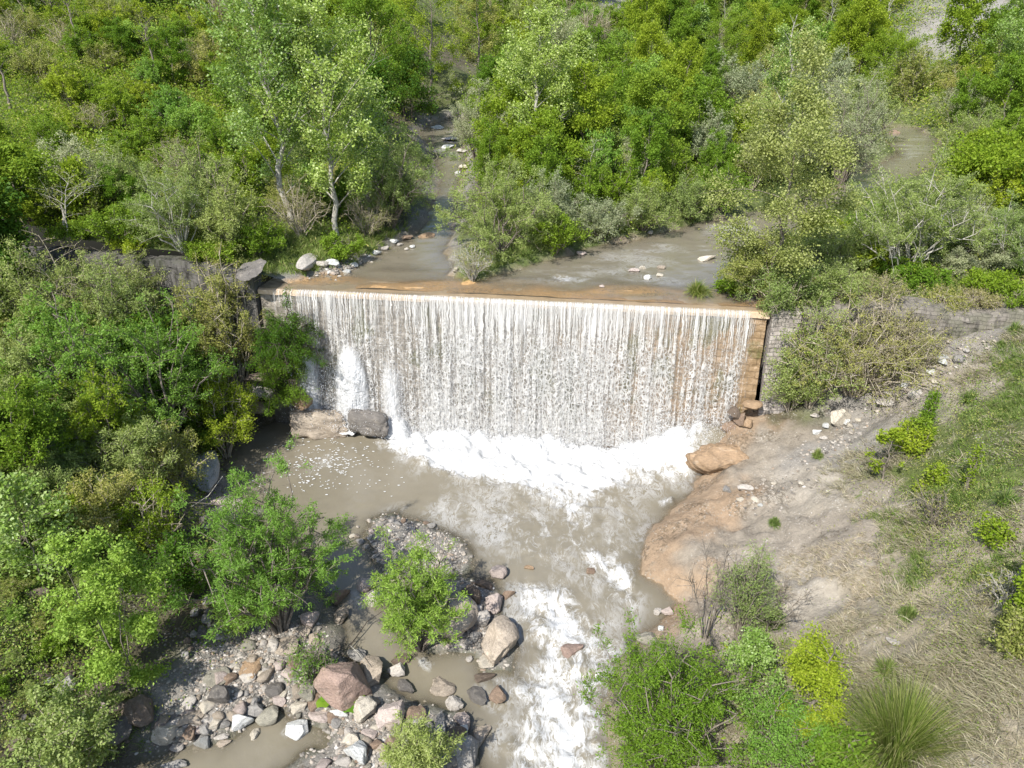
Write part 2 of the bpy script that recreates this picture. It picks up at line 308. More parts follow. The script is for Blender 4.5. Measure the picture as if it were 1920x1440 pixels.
# ------------------------------------------------------------------ water
def water_mat():
    k = N('river_water'); geo = k.n('NewGeometry').outputs['Position']; fo = k.attr('foam').outputs['Fac']; dp = k.attr('depth').outputs['Fac']
    flow = k.attr('flow').outputs['Vector']
    wv = k.n('VectorMath', {0: flow, 1: k.n('VectorMath', {0: k.n('TexNoise', {'Vector': flow, 'Scale': 1.3, 'Detail': 3.}).outputs[1], 'Scale': 1.1}, operation='SCALE').outputs[0]}, operation='ADD').outputs[0]
    e1 = k.n('TexVoronoi', {'Vector': wv, 'Scale': 1.6}, feature='DISTANCE_TO_EDGE').outputs[0]
    e2 = k.n('TexVoronoi', {'Vector': wv, 'Scale': 4.4}, feature='DISTANCE_TO_EDGE').outputs[0]
    nA = k.noise(wv, 2.0, 7, .66); nB = k.noise(wv, 9., 5, .7)
    rid = lambda sc, wd, off: k.ramp(k.math('ABSOLUTE', k.math('SUBTRACT', k.noise(k.mapping(wv, (1, .6, 1), (off, 0, 0)), sc, 5, .62, .9), .5)), wd, .0)
    r1, r2, r3 = rid(1.1, .06, 3), rid(2.4, .07, 8), rid(5.5, .09, 5)
    lace = k.math('MAXIMUM', k.math('MAXIMUM', r1, k.math('MULTIPLY', r2, .85)), k.math('MULTIPLY', r3, .6))
    nC = k.noise(k.mapping(wv, (1.6, .8, 1)), 24., 4, .7)
    on = k.ramp(fo, .02, .15)
    base = k.math('MULTIPLY_ADD', fo, 1.5, k.math('MULTIPLY_ADD', nA, 2.6, -2.42))
    churn = k.math('MULTIPLY', k.ramp(k.math('ADD', base, k.math('MULTIPLY_ADD', nB, .8, -.4)), -.35, .9), on)
    a = k.math('ADD', base, k.math('MULTIPLY', k.math('MULTIPLY', lace, fo), 1.15))
    a = k.math('ADD', a, k.math('MULTIPLY_ADD', nB, 1.1, -.55)); a = k.math('ADD', a, k.math('MULTIPLY_ADD', nC, .9, -.45))
    foam = k.math('MULTIPLY', k.math('MULTIPLY', k.ramp(a, .05, 1.4), on), .95)
    wisp = k.math('MULTIPLY', k.math('MULTIPLY', k.math('MAXIMUM', r2, r3), k.ramp(k.noise(wv, .7, 4, .6), .45, .62)), k.ramp(fo, .10, .5))
    foam = k.math('MAXIMUM', foam, k.math('MULTIPLY', wisp, .45))
    turb = k.mix(k.noise(geo, .35, 5, .65), (.150, .130, .092), (.205, .182, .138))
    col = k.mix(k.math('MULTIPLY', churn, .55), turb, (.32, .30, .265))
    col = k.mix(foam, col, k.mix(nC, (.43, .43, .422), (.61, .613, .615)))
    h = k.math('ADD', k.math('MULTIPLY', nA, .9), k.math('MULTIPLY', nB, .3))
    h = k.math('ADD', h, k.math('MULTIPLY', k.noise(k.mapping(geo, (1, .5, 1)), 7., 5, .65), .5))
    h = k.math('ADD', h, k.math('MULTIPLY', k.math('MULTIPLY', nC, churn), .35))
    b = k.n('Bump', {'Height': h, 'Strength': k.math('MULTIPLY_ADD', churn, .55, .12), 'Distance': .12}).outputs[0]
    rough = k.math('MULTIPLY_ADD', churn, .55, .06)
    p = k.princ(col, rough, .55, b)
    op = k.math('SUBTRACT', 1., k.math('POWER', 2.718, k.math('MULTIPLY', dp, -7.)))
    op = k.math('MAXIMUM', k.math('MAXIMUM', op, .30), churn)
    tr = k.n('BsdfTransparent', {0: (.95, .92, .86, 1)}).outputs[0]
    return k.done(k.n('MixShader', {0: op, 1: tr, 2: p}).outputs[0])
WATER = water_mat()
def PF(pts): return PW(pts)
FOAMS = [(PF([(690,960),(900,905),(1200,930),(1230,985),(1200,1180),(1130,1200),(1050,1080),(940,1080),(880,1010),(760,960)]), .56, 1.2), (PF([(640,768),(735,775),(722,838),(800,872),(860,892),(930,900),(1010,920),(1085,932),(1150,915),(1195,890),(1235,885),(1288,900),(1312,850),(1372,800),(1400,735),(640,735)]), 1.45, 1.1),
         (PF([(740,830),(800,880),(880,915),(960,925),(1060,990),(1110,1000),(1160,930),(1200,920),(1290,910),(1290,840),(760,800)]), .96, 2.2),
         (PF([(945,1085),(990,1075),(1020,1090),(1065,1075),(1095,1130),(1140,1180),(1230,1235),(1180,1300),(1150,1440),(1160,1500),(960,1500),(925,1400),(960,1330),(935,1290),(985,1230),(945,1160)]), .84, 1.0),
         (PF([(1000,1120),(1060,1100),(1110,1180),(1200,1240),(1130,1230),(1030,1200),(1060,1300),(1120,1350),(1140,1500),(1040,1500),(1000,1300),(1010,1200)]), 1.06, .9),
         (PF([(1075,1045),(1110,1010),(1150,1045),(1203,1060),(1205,1100),(1190,1170),(1160,1120),(1110,1080)]), .9, .8),
         (PF([(690,1080),(650,1120),(670,1150),(700,1130)]), .5, .3), (PF([(770,1225),(800,1225),(830,1245),(800,1270),(770,1250)]), .62, .3),
         (PF([(890,1030),(920,990),(990,1000),(1000,1060),(960,1070)]), .40, .4), (PF([(1195,1180),(1150,1280),(1180,1290),(1230,1230)]), .5, .3), (PF([(880,1300),(910,1260),(960,1260),(960,1360),(910,1330)]), .6, .3),
         (PF([(530,850),(620,845),(650,880),(540,900)]), .33, .6), (PF([(1235,940),(1262,930),(1268,945),(1240,952)]), .8, .25), (PF([(527,1375),(552,1345),(560,1352),(535,1385)]), .7, .15)]
FOAMU = [(PW([(1020,520),(1045,512),(1100,525),(1060,532)], 7), .95, .5), (PW([(1330,420),(1400,410),(1420,440),(1320,470)], 7), .75, 1.2), (PW([(900,525),(1010,495),(1240,450),(1340,480),(1290,540),(1100,545)], 7), .36, 1.), (PW([(1130,505),(1160,508),(1160,518),(1135,515)], 7), .6, .3), (PW([(860,320),(800,270),(850,240),(880,260)], 7), .5, 2.), (PW([(1640,255),(1740,250),(1760,300),(1680,320)], 7), .45, 3.), (PW([(1060,540),(1110,540),(1110,548),(1065,548)], 7), .5, .3)]
def foam_at(x, y, L):
    f = np.zeros(x.shape)
    for P, a, soft in L: f = np.maximum(f, a * sstep(soft, -soft, sdist(x, y, P)))
    return f
def build_water(name, s, n, lvl, hg, foams, amp, flowrot):
    ss, nn = np.meshgrid(s, n, indexing='ij'); x, y = xy(ss, nn); f = foam_at(x, y, foams); w = lvl(x, y)
    t1 = fbm(x * 1.1 + .5 * fbm(x, y, 7, 2), y * 1.3, 51, 5, .55); t2 = np.abs(fbm(x * 2.1, y * 1.5, 57, 4, .55))
    t3 = fbm(x * 2.6 + .8 * t1, y * 1.2, 63, 4, .6)
    z = w + amp * f * sstep(.3, .9, f) * (.17 * t1 + .10 * (.5 - t2) + .06 * t3) + .012 * fbm(x * 2, y * 2, 59, 2)
    if name == 'river_pool':       # water piles up where the fall lands, and pours over the shelf at its right end
        z = z + .35 * np.exp(-((nn + 1.1) / .6) ** 2) * sstep(-10, -6, ss) * (.7 + .3 * t1)
        z = z + np.clip(1.0 * sstep(6.6, 9.2, ss) * sstep(-3.6, -1.8, nn), 0, 2) * 1.25
    dep = np.clip(w - hg(x, y), 0, 4)
    dep = np.where(z > w + .5, 2, dep)
    flow = np.stack([x * .9, y * .55, z * .6], -1) if flowrot else np.stack([x * .5, y * .8, z], -1)
    V = np.stack([x, y, z], -1).reshape(-1, 3)
    F = grid_faces(len(s), len(n)); G = hg(x, y).ravel(); wet = (G < z.ravel() + .05)[F].any(1); F = F[wet]
    o = link(name, make_mesh(name, V, F, WATER, True, {'foam': ('FLOAT', f), 'depth': ('FLOAT', dep), 'flow': ('FLOAT_VECTOR', flow)}))
    o['kind'] = 'structure'; return o
build_water('river_pool', np.arange(-19, 14, .085), np.arange(-20, -.62, .085), WL, H, FOAMS, 1., True)
build_water('river_upstream', np.concatenate([np.arange(-16, 14.4, .2), np.arange(14.4, 52, .5)]), np.concatenate([np.arange(-.02, 16, .16), np.arange(16, 90, .5)]), lambda x, y: WU(x, y) - .03 * sstep(1.2, 0, sn(x, y)[1]), lambda x, y: np.where(sn(x, y)[1] < 1.9, WU(x, y) - .055 - .05 * np.clip(fbm(x * .35, y * .8, 93, 4), -.5, 1) * 2, H(x, y)), FOAMU, .55, False)

# ------------------------------------------------------------------ weir
def masonry(name, a, b, mortar, sx=.42, sz=.2, moss=.0, streak=.5, soft=.35):
    k = N(name); tc = k.n('TexCoord').outputs['Object']; sp = k.n('SeparateXYZ', {0: tc})
    v2 = k.n('CombineXYZ', {0: sp.outputs[0], 1: sp.outputs[2], 2: 0.}).outputs[0]
    v2 = k.n('VectorMath', {0: v2, 1: k.n('VectorMath', {0: k.n('TexNoise', {'Vector': tc, 'Scale': 1.6, 'Detail': 4.}).outputs[1], 'Scale': .24}, operation='SCALE').outputs[0]}, operation='ADD').outputs[0]
    br = k.n('TexBrick', {'Vector': v2, 'Color1': (*a, 1), 'Color2': (*b, 1), 'Mortar': (*mortar, 1), 'Scale': 1., 'Mortar Size': .018, 'Mortar Smooth': .4, 'Bias': 0., 'Brick Width': sx, 'Row Height': sz})
    n1 = k.noise(tc, 1.2, 6, .65); st = k.noise(k.mapping(tc, (2.6, 2.6, .35)), 1.6, 6, .65)
    col = k.mix(soft, br.outputs[0], k.mix(n1, a, b))
    col = k.mix(k.math('MULTIPLY', k.ramp(st, .45, .65), streak), col, (.035, .032, .028))
    col = k.mix(k.math('MULTIPLY', k.ramp(k.noise(tc, .8, 5, .6), .5, .62), moss), col, (.05, .065, .015))
    h = k.math('MULTIPLY_ADD', br.outputs[1], -.6, k.math('MULTIPLY', k.noise(tc, 9., 5, .7), .5))
    return k.done(k.princ(col, .85, .3, k.bump(h, .9, .06)))
def wet_stone(name):
    k = N(name); tc = k.n('TexCoord').outputs['Object']; sp = k.n('SeparateXYZ', {0: tc})
    right = k.ramp(k.math('ADD', sp.outputs[0], k.math('MULTIPLY', k.noise(tc, .5, 4), 6.)), 3., 12.)
    a = k.mix(k.noise(k.mapping(tc, (1, 1, .4)), 1.1, 6, .65), (.15, .132, .108), (.29, .252, .205))
    b = k.mix(k.noise(k.mapping(tc, (1.5, 1.5, .5)), 1.6, 6, .65), (.17, .115, .06), (.33, .225, .13))
    col = k.mix(right, a, b)
    col = k.mix(k.math('MULTIPLY', k.ramp(k.noise(k.mapping(tc, (1, 1, .6), (3, 1, 2)), .75, 5, .6), .53, .63), .75), col, (.085, .088, .022))
    v2 = k.n('CombineXYZ', {0: sp.outputs[0], 1: sp.outputs[2], 2: 0.}).outputs[0]
    br = k.n('TexBrick', {'Vector': v2, 'Color1': (1, 1, 1, 1), 'Color2': (.8, .8, .8, 1), 'Mortar': (.45, .45, .45, 1), 'Scale': 1., 'Mortar Size': .015, 'Brick Width': .6, 'Row Height': .32})
    col = k.mix(.6, col, k.mix(1., col, br.outputs[0], 'MULTIPLY'))
    return k.done(k.princ(col, .4, .5, k.bump(k.math('MULTIPLY_ADD', br.outputs[1], -.5, k.noise(tc, 7., 5, .7)), .8, .06)))
FACE, LEFTW, RIGHTW, PILLAR = wet_stone('wet_weir_stone'), masonry('left_wing_concrete', (.15, .14, .125), (.065, .06, .055), (.06, .055, .05), 2.2, .7, .25, 1., .8), masonry('right_wing_masonry', (.23, .205, .175), (.14, .125, .105), (.10, .09, .08), .36, .17, .3, .65, .72), masonry('pillar_blocks', (.36, .325, .29), (.25, .215, .19), (.10, .09, .08), .34, .2, .1, .35, .35)
def crest_mat():
    k = N('crest_travertine'); g = k.n('TexCoord').outputs['Object']
    c = k.mix(k.noise(k.mapping(g, (.5, 1.2, 1)), 1.4, 6, .6), (.40, .295, .19), (.60, .46, .32))
    return k.done(k.princ(c, .35, .5, k.bump(k.noise(g, 6., 4), .4, .04)))
CREST = crest_mat()
def wall_mesh(name, s0, s1, profile, mat, jit=.03, ds=.12, top=None):
    """extruded (n, z) profile along the crest line, subdivided and roughened"""
    pr = []
    for (a, b) in zip(profile[:-1], profile[1:]):
        m = max(1, int(math.hypot(b[0] - a[0], b[1] - a[1]) / ds))
        for i in range(m): pr.append((a[0] + (b[0] - a[0]) * i / m, a[1] + (b[1] - a[1]) * i / m))
    pr.append(profile[-1]); pr = np.array(pr); s = np.arange(s0, s1 + 1e-6, ds)
    ss = np.repeat(s[:, None], len(pr), 1); n = np.repeat(pr[None, :, 0], len(s), 0); z = np.repeat(pr[None, :, 1], len(s), 0)
    q = z + n * .7; zr = np.max(pr[:, 1])
    n = n + jit * fbm(ss * 2.1, q * 2.1, 61, 4, .6); zj = jit * fbm(ss * 1.7, q * 2.3 + 30, 67, 4, .6)
    if top is not None: z = z + (z > zr - .35) * top(ss)
    V = np.stack([ss, n, z + zj], -1).reshape(-1, 3)
    F = grid_faces(len(s), len(pr))
    # end caps as fans towards the middle of the profile
    c0, c1 = V[:len(pr)].mean(0), V[-len(pr):].mean(0); base = len(V); V = np.vstack([V, c0, c1]); m = len(pr)
    i = np.arange(m - 1); F = np.vstack([F, np.stack([i, i + 1, np.full(m - 1, base), np.full(m - 1, base)], -1)[:, [0, 1, 2, 2]][:0]])
    tri = np.vstack([np.stack([i + 1, i, np.full(m - 1, base)], -1), np.stack([len(V) - 2 - m + i, len(V) - 2 - m + i + 1, np.full(m - 1, base + 1)], -1)])
    quads = np.stack([F[:, [0, 1, 2]], F[:, [0, 2, 3]]], 1).reshape(-1, 3)
    return make_mesh(name, V, np.vstack([quads, tri]), mat, False)
weir = empty('weir', 'long stone weir wall across the river with orange crest', 'weir', (DO[0], DO[1], 0), YAW)
link('face_wall', wall_mesh('face_wall', -11.9, 11.95, [(.9, 6.88), (.02, 6.9), (-.72, -1.6), (-.2, -1.8), (.9, -1.8)], FACE, .05), weir)
link('crest_slab', wall_mesh('crest_slab', -11.95, 12.0, [(1.9, 6.3), (1.9, 6.93), (.1, 6.985), (-.07, 6.95), (-.09, 6.72), (.05, 6.70)], CREST, .022, .1), weir)
link('left_wing_wall', wall_mesh('left_wing_wall', -34, -12.0, [(.75, 3.), (.75, 8.3), (-.22, 8.35), (-.25, 8.1), (-.34, 1.)], LEFTW, .06, .14, lambda s: .25 * vn(s * .35, s * 0, 71) - .5 * sstep(-14.6, -12.2, s)), weir)
link('right_wing_wall', wall_mesh('right_wing_wall', 13.3, 36, [(.75, 3.), (.75, 7.6), (-.28, 7.55), (-.36, 7.3), (-.55, 1.)], RIGHTW, .05, .14, lambda s: .16 * vn(s * .5, s * 0, 73) - .25 * sstep(16, 13.4, s)), weir)
link('block_pillar', wall_mesh('block_pillar', 12.02, 13.28, [(.75, 3.), (.75, 7.2), (-.32, 7.18), (-.55, 5.), (-.95, 1.)], PILLAR, .05, .1), weir)

# ------------------------------------------------------------------ the fall
def fall_mat(soft=False):
    k = N('spout_water' if soft else 'falling_water'); at = k.attr('fall').outputs['Vector']; dens = k.attr('dens').outputs['Fac']; sp = k.n('SeparateXYZ', {0: at}); h = sp.outputs[1]
    wob = k.n('VectorMath', {0: k.n('TexNoise', {'Vector': at, 'Scale': 2.6, 'Detail': 3.}).outputs[1], 'Scale': .20}, operation='SCALE').outputs[0]
    w = k.n('VectorMath', {0: at, 1: wob}, operation='ADD').outputs[0]
    st = k.noise(k.mapping(at, (14., .32, 1)), 1., 4, .65, .15); st2 = k.noise(k.mapping(w, (24., 1.1, 1), (5, 0, 0)), 1., 3, .6)
    e = k.n('TexVoronoi', {'Vector': k.mapping(w, (5.6, 3.0, 1)), 'Scale': 1.}, feature='DISTANCE_TO_EDGE').outputs[0]
    e2 = k.n('TexVoronoi', {'Vector': k.mapping(w, (9., 5., 1), (3, 7, 0)), 'Scale': 1.}, feature='DISTANCE_TO_EDGE').outputs[0]
    fine = k.noise(k.mapping(w, (7., 5., 1)), 2.2, 5, .7); big = k.noise(k.mapping(at, (2.2, .22, 1)), 1., 4, .6)
    lace = k.math('MAXIMUM', k.ramp(e, .15, .02), k.math('MULTIPLY', k.ramp(e2, .15, .02), .9))
    lace = k.math('ADD', lace, k.math('MULTIPLY_ADD', fine, .9, -.5))
    colA = k.ramp(k.noise(k.mapping(at, (7., .10, 1), (2, 0, 0)), 1., 4, .65), .38, .64); colB = k.ramp(k.noise(k.mapping(w, (19., .30, 1), (5, 0, 0)), 1., 3, .6), .40, .62)
    top = k.math('MAXIMUM', k.math('MULTIPLY', colA, .75), colB)
    low = k.math('ADD', k.math('MULTIPLY', lace, k.math('MULTIPLY_ADD', colA, .7, .42)), k.math('MULTIPLY', colB, .30))
    tops = k.ramp(h, .3, 3.2)
    m = k.math('ADD', k.math('MULTIPLY', top, k.math('SUBTRACT', 1., tops)), k.math('MULTIPLY', low, tops))
    m = k.math('ADD', m, k.math('MULTIPLY_ADD', big, .8, -.4))
    m = k.math('ADD', m, k.math('MULTIPLY_ADD', dens, 1.15, -.74))
    a = k.math('MULTIPLY_ADD', k.ramp(m, .22, 1.05), .84, k.math('MULTIPLY', k.ramp(dens, .15, .6), .10))
    if soft:
        a = k.math('MULTIPLY', k.ramp(k.math('ADD', dens, k.math('MULTIPLY_ADD', k.noise(k.mapping(at, (8., .9, 1)), 1.3, 6, .7), 1.0, -.55)), .1, .95), .93)
    a = k.math('MULTIPLY', a, k.ramp(dens, .0, .12))
    col = k.mix(k.noise(k.mapping(w, (6., 5., 1)), 3., 4, .7), *(((.70, .70, .70), (.92, .92, .92)) if soft else ((.47, .455, .425), (.84, .83, .81))))
    p = k.princ(col, .35, .5, k.bump(m, .7, .06))
    tl = k.n('BsdfTranslucent', {'Color': (.6, .6, .6, 1)}).outputs[0]
    p = k.n('MixShader', {0: .25, 1: p, 2: tl}).outputs[0]
    tr = k.n('BsdfTransparent', {0: (1, 1, 1, 1)}).outputs[0]
    return k.done(k.n('MixShader', {0: a, 1: tr, 2: p}).outputs[0])
FALL, SPOUT = fall_mat(), fall_mat(True)
fall = empty('waterfall', 'wide lacy curtain of white water falling over the weir', 'waterfall', (DO[0], DO[1], 0), YAW)
def curtain(name, s0, s1, n0, dens, seed, mat=FALL, zb=-.3):
    s = np.arange(s0, s1, .05); q = np.linspace(0, 1, 130); ss, qq = np.meshgrid(s, q, indexing='ij')
    h = 7.02 * qq ** 1.25; z = 7.03 - h
    n = .05 - .20 * sstep(0, .14, h) - n0 - .106 * h + .06 * fbm(ss * 3.5, h * .5, seed, 3) * sstep(0, 1.2, h) + .035 * fbm(ss * 5, h * 4, seed + 4, 3) * sstep(.6, 3, h)
    V = np.stack([ss, n, z], -1).reshape(-1, 3); at = np.stack([ss + seed * 3.1, h, h * 0 + seed], -1)
    return link(name, make_mesh(name, V, grid_faces(len(s), len(q)), mat, True, {'fall': ('FLOAT_VECTOR', at), 'dens': ('FLOAT', np.clip(dens(ss, h), 0, 1))}), fall)
def dens_main(s, h):
    sx = [-12, -11.2, -10.2, -9.3, -8.4, -7.0, -5.4, -4.2, -3.6, -1, 1, 3, 4.6, 6.5, 8.4, 10.2, 11.0, 11.5, 12]
    dv = [.0, .28, .40, .60, .62, .50, .46, .50, .80, .76, .79, .75, .72, .68, .66, .62, .46, .03, 0]
    d = np.interp(s + .25 * fbm(s * 1.2, h * .25, 81, 3), sx, dv)
    d = d + .14 * fbm(s * 1.3, h * .22, 83, 3) + .22 * sstep(1.6, 0, h) * (d > .25) + .14 * sstep(4.8, 6.8, h) * (d > .25)
    d = d - .5 * np.exp(-((s + 3.05 - .0 * h) / .13) ** 2) * sstep(.2, 1.0, h) * sstep(5.2, 2.5, h)
    return d * sstep(11.6, 11.0, s + .18 * fbm(s, h * 1.3, 85, 3))
curtain('water_curtain', -11.9, 11.9, 0, dens_main, 1)
curtain('spray_curtain', -10.2, 11.4, .13, lambda s, h: (dens_main(s, h) - .34) * sstep(.8, 2.6, h), 2)
def spout(sc, h0, wid, bulge, seed, top):
    a = np.linspace(-1, 1, 40); q = np.linspace(0, 1, 70); aa, qq = np.meshgrid(a, q, indexing='ij')
    h = h0 + (6.75 - h0) * qq; w = wid * (.45 + .55 * sstep(0, .55, qq))
    s = sc + aa * w; n = -.02 - .106 * h - bulge * (1 - aa ** 2) * sstep(-.05, .35, qq) - .12 + .05 * fbm(s * 4, h * 2, seed, 3)
    d = (1 - np.abs(aa) ** 1.6) * sstep(0, .4, qq) * top + .12 * fbm(s * 3, h * 1.2, seed + 9, 3) * (1 - np.abs(aa))
    V = np.stack([s, n, 7.03 - h], -1).reshape(-1, 3); at = np.stack([s, h, h * 0 + seed], -1)
    link('spout', make_mesh('spout', V, grid_faces(40, 70), SPOUT, True, {'fall': ('FLOAT_VECTOR', at), 'dens': ('FLOAT', np.clip(d, 0, 1))}), fall)
spout(-7.5, 1.9, 1.0, .6, 5, 1.8); spout(-9.7, 1.6, .75, .5, 6, 1.2); spout(-5.45, 2.4, .75, .4, 7, .8)
def foam_shelf():
    s_ = np.arange(-10.8, -4.4, .06); q = np.linspace(0, 1, 26); ss, qq = np.meshgrid(s_, q, indexing='ij'); e = sstep(-10.8, -10.3, ss) * sstep(-4.4, -5.0, ss)
    n = -.72 - 1.15 * qq - .2 * fbm(ss * 1.2, qq, 95, 2) * qq; z = .92 * e * (1 - .75 * sstep(.45, 1, qq)) + .12 * fbm(ss * 2.4, n * 2.4, 97, 4) - .12 * (1 - e)
    link('foam_shelf', make_mesh('foam_shelf', np.stack([ss, n, z], -1).reshape(-1, 3), grid_faces(*ss.shape), WATER, True, {'foam': ('FLOAT', 1.25 + 0 * ss), 'depth': ('FLOAT', 2 + 0 * ss), 'flow': ('FLOAT_VECTOR', np.stack([ss, n, z * 2], -1))}), fall)
foam_shelf()
def droplets():
    m = 16000; r = np.random.default_rng(5)
    s = r.uniform(-10.3, 11, m); u = r.random(m); h = r.exponential(.55, m); n = -1.0 - np.abs(r.normal(0, .55, m)) - .1 * h
    base = np.where(s > 7.2, 1.2, np.where(s < -6, .6, .15)); z = base + h * (.6 + .6 * (vn(s * .9, s * 0, 91) > -.2)) * .8
    k = m // 8; j = r.choice([-7.75, -9.75, -5.45, 9.2], m // 4, p=[.4, .3, .1, .2]); i = slice(0, m // 4)
    s[i] = j + r.normal(0, .45, m // 4); z[i] = np.where(j > 0, r.uniform(.2, 2.6, m // 4), r.uniform(.3, 3.6, m // 4)); n[i] = -1.1 - np.abs(r.normal(0, .35, m // 4)) - .05 * (3.6 - z[i])
    sz = r.uniform(.005, .015, m) * (1 + (r.random(m) > .97)); c = np.stack([s, n, z], -1)
    T = np.array([[1, 1, 1], [-1, -1, 1], [-1, 1, -1], [1, -1, -1]], float) * .8
    V = (c[:, None] + T[None] * sz[:, None, None] * np.array([1, 1, 1.8])).reshape(-1, 3)
    F = (np.arange(m)[:, None, None] * 4 + np.array([[0, 1, 2], [0, 3, 1], [0, 2, 3], [1, 3, 2]])[None]).reshape(-1, 3)
    k = N('spray_drops'); mt = k.done(k.n('MixShader', {0: .5, 1: k.princ((.85, .85, .85), .4, .5), 2: k.n('BsdfTranslucent', {'Color': (.85, .85, .85, 1)}).outputs[0]}).outputs[0])
    o = link('spray', make_mesh('spray', V, F, mt), fall); o['kind'] = 'stuff'
droplets()

# ------------------------------------------------------------------ rocks
def rock_mat():
    k = N('boulder_stone'); tc = k.n('TexCoord').outputs['Object']; oi = k.n('ObjectInfo'); geo = k.n('NewGeometry').outputs['Position']
    p = k.n('VectorMath', {0: tc, 1: k.n('CombineXYZ', {0: k.math('MULTIPLY', oi.outputs['Random'], 37.), 1: 0., 2: 0.}).outputs[0]}, operation='ADD').outputs[0]
    n1 = k.noise(p, 2.0, 6, .62); n2 = k.noise(p, 11., 5, .7); n3 = k.noise(k.mapping(p, (1, 1, 4.5)), 3., 4, .6, .6)
    v = k.math('ADD', k.math('MULTIPLY_ADD', n1, .7, .25), k.math('ADD', k.math('MULTIPLY_ADD', n2, .7, -.15), k.math('MULTIPLY_ADD', n3, .45, -.2)))
    col = k.mix(1., oi.outputs['Color'], k.n('CombineColor', {0: v, 1: v, 2: v}).outputs[0], 'MULTIPLY')
    col = k.mix(k.math('MULTIPLY', k.ramp(n1, .55, .7), .35), col, (.42, .36, .29))
    col = k.mix(k.math('MULTIPLY', k.ramp(k.noise(p, 1.3, 5, .7), .58, .66), .4), col, (.07, .065, .05))
    vein = k.math('MULTIPLY', k.ramp(k.math('ABSOLUTE', k.math('SUBTRACT', n3, .5)), .03, .0), .5)
    col = k.mix(vein, col, (.06, .05, .04))
    return k.done(k.princ(col, .75, .35, k.bump(k.math('ADD', n2, k.math('MULTIPLY', n1, .8)), .75, .09)))
ROCK = rock_mat()
def ico(sub):
    import bmesh
    b = bmesh.new(); bmesh.ops.create_icosphere(b, subdivisions=sub, radius=1)
    V = np.array([v.co[:] for v in b.verts]); F = np.array([[v.index for v in f.verts] for f in b.faces]); b.free(); return V, F
I4, I3, I1 = ico(5), ico(3), ico(1)
def rock_shape(seed, ico_, cuts=12, rough=.05, lo_=.45, hi_=.8, dents=()):
    r = np.random.default_rng(seed); V = ico_[0].copy() * 1.0
    for _ in range(cuts):
        n = r.normal(size=3); n /= np.linalg.norm(n); d = r.uniform(lo_, hi_); q = V @ n
        V -= np.clip(q - d, 0, None)[:, None] * n[None] * .96
    nr = V / np.linalg.norm(V, axis=1, keepdims=True)
    f = fbm(V[:, 0] * 2 + V[:, 2] * 1.3, V[:, 1] * 2 - V[:, 2] * 1.1, seed, 5, .55)
    V = V + nr * (f * rough)[:, None]
    for (c, rad, dp) in dents:
        c = np.array(c); w = np.exp(-((V - c) ** 2).sum(1) / rad ** 2); V = V - c / np.linalg.norm(c) * (w * dp)[:, None]
    V -= (V.max(0) + V.min(0)) / 2; return V / ((V.max(0) - V.min(0)) / 2)
PROTO = [make_mesh('boulder_mesh', rock_shape(100 + i, I4, 9 + i % 4 * 3, .045 + .02 * (i % 3), .40 + .06 * (i % 3), .8), I4[1], ROCK, True) for i in range(14)]
SMALL = [make_mesh('stone_mesh', rock_shape(300 + i, I3, 8, .06), I3[1], ROCK, True) for i in range(8)]
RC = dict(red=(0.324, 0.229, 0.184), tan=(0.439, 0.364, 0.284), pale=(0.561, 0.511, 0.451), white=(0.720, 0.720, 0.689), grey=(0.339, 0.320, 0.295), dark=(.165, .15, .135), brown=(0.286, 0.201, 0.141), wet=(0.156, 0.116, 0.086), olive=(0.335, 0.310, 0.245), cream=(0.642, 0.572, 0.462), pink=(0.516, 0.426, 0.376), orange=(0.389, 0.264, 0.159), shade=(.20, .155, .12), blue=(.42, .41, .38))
kr = [0]
def rock(u, v, w, h, col, label, rot=0, flat=.62, sink=.25, name='boulder', cat='boulder', group=None, mesh=None, tilt=.12, z=None):
    i = kr[0]; kr[0] += 1; p = hit(u, v) if z is None else pz(u, v, z); m = depth(p) / FPX; r = np.random.default_rng(900 + i)
    g = (p - CAM) / np.linalg.norm(p - CAM); sa = -g[2]; ca = math.sqrt(1 - sa * sa)
    a = w * m / 2; H_ = h * m / 2
    c = min(flat * min(a, H_ * 1.3), .95 * H_ / max(ca, .2)); b = math.sqrt(max(H_ ** 2 - (c * ca) ** 2, (.35 * H_) ** 2)) / sa      # depth so that the outline has this height
    t = R(rot)
    o = link(name, mesh or PROTO[i % len(PROTO)], None, (p[0], p[1], p[2] + c * (1 - 2 * sink)), (r.uniform(-tilt, tilt), r.uniform(-tilt, tilt), t + (0 if abs(rot) > 1 else r.uniform(-.3, .3))), (a * 1.06, b * 1.06, c * 1.1))
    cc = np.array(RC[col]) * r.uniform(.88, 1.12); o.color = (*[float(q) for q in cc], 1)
    return tag(o, label, cat, group)
NOTCH = make_mesh('boulder_mesh', rock_shape(41, I4, 7, .07, .55, .85, [((-.75, -.25, .75), .5, .45)]), I4[1], ROCK, True)
SCOOP = make_mesh('boulder_mesh', rock_shape(43, I4, 6, .09, .6, .85, [((-.7, -.5, .6), .55, .6), ((.1, .1, .95), .35, .2)]), I4[1], ROCK, True)
BOXY = make_mesh('boulder_mesh', (lambda V: V / np.abs(V).max(0))((lambda U: U + .13 * fbm(U[:, 0] * 2.2 + U[:, 2], U[:, 1] * 2.2 - U[:, 2], 58, 5, .6)[:, None] * U)(I4[0] / (np.abs(I4[0]) ** 5).sum(1, keepdims=True) ** .2)), I4[1], ROCK, True)
BIGRED = make_mesh('boulder_mesh', rock_shape(47, I4, 11, .05, .45, .8), I4[1], ROCK, True)
LUMPY = make_mesh('boulder_mesh', rock_shape(53, I4, 5, .17, .6, .9), I4[1], ROCK, True)
B = 'boulders in the river bed below the weir'; Q = 'rocks on the right bank'; T = 'rocks along the stream above the weir'
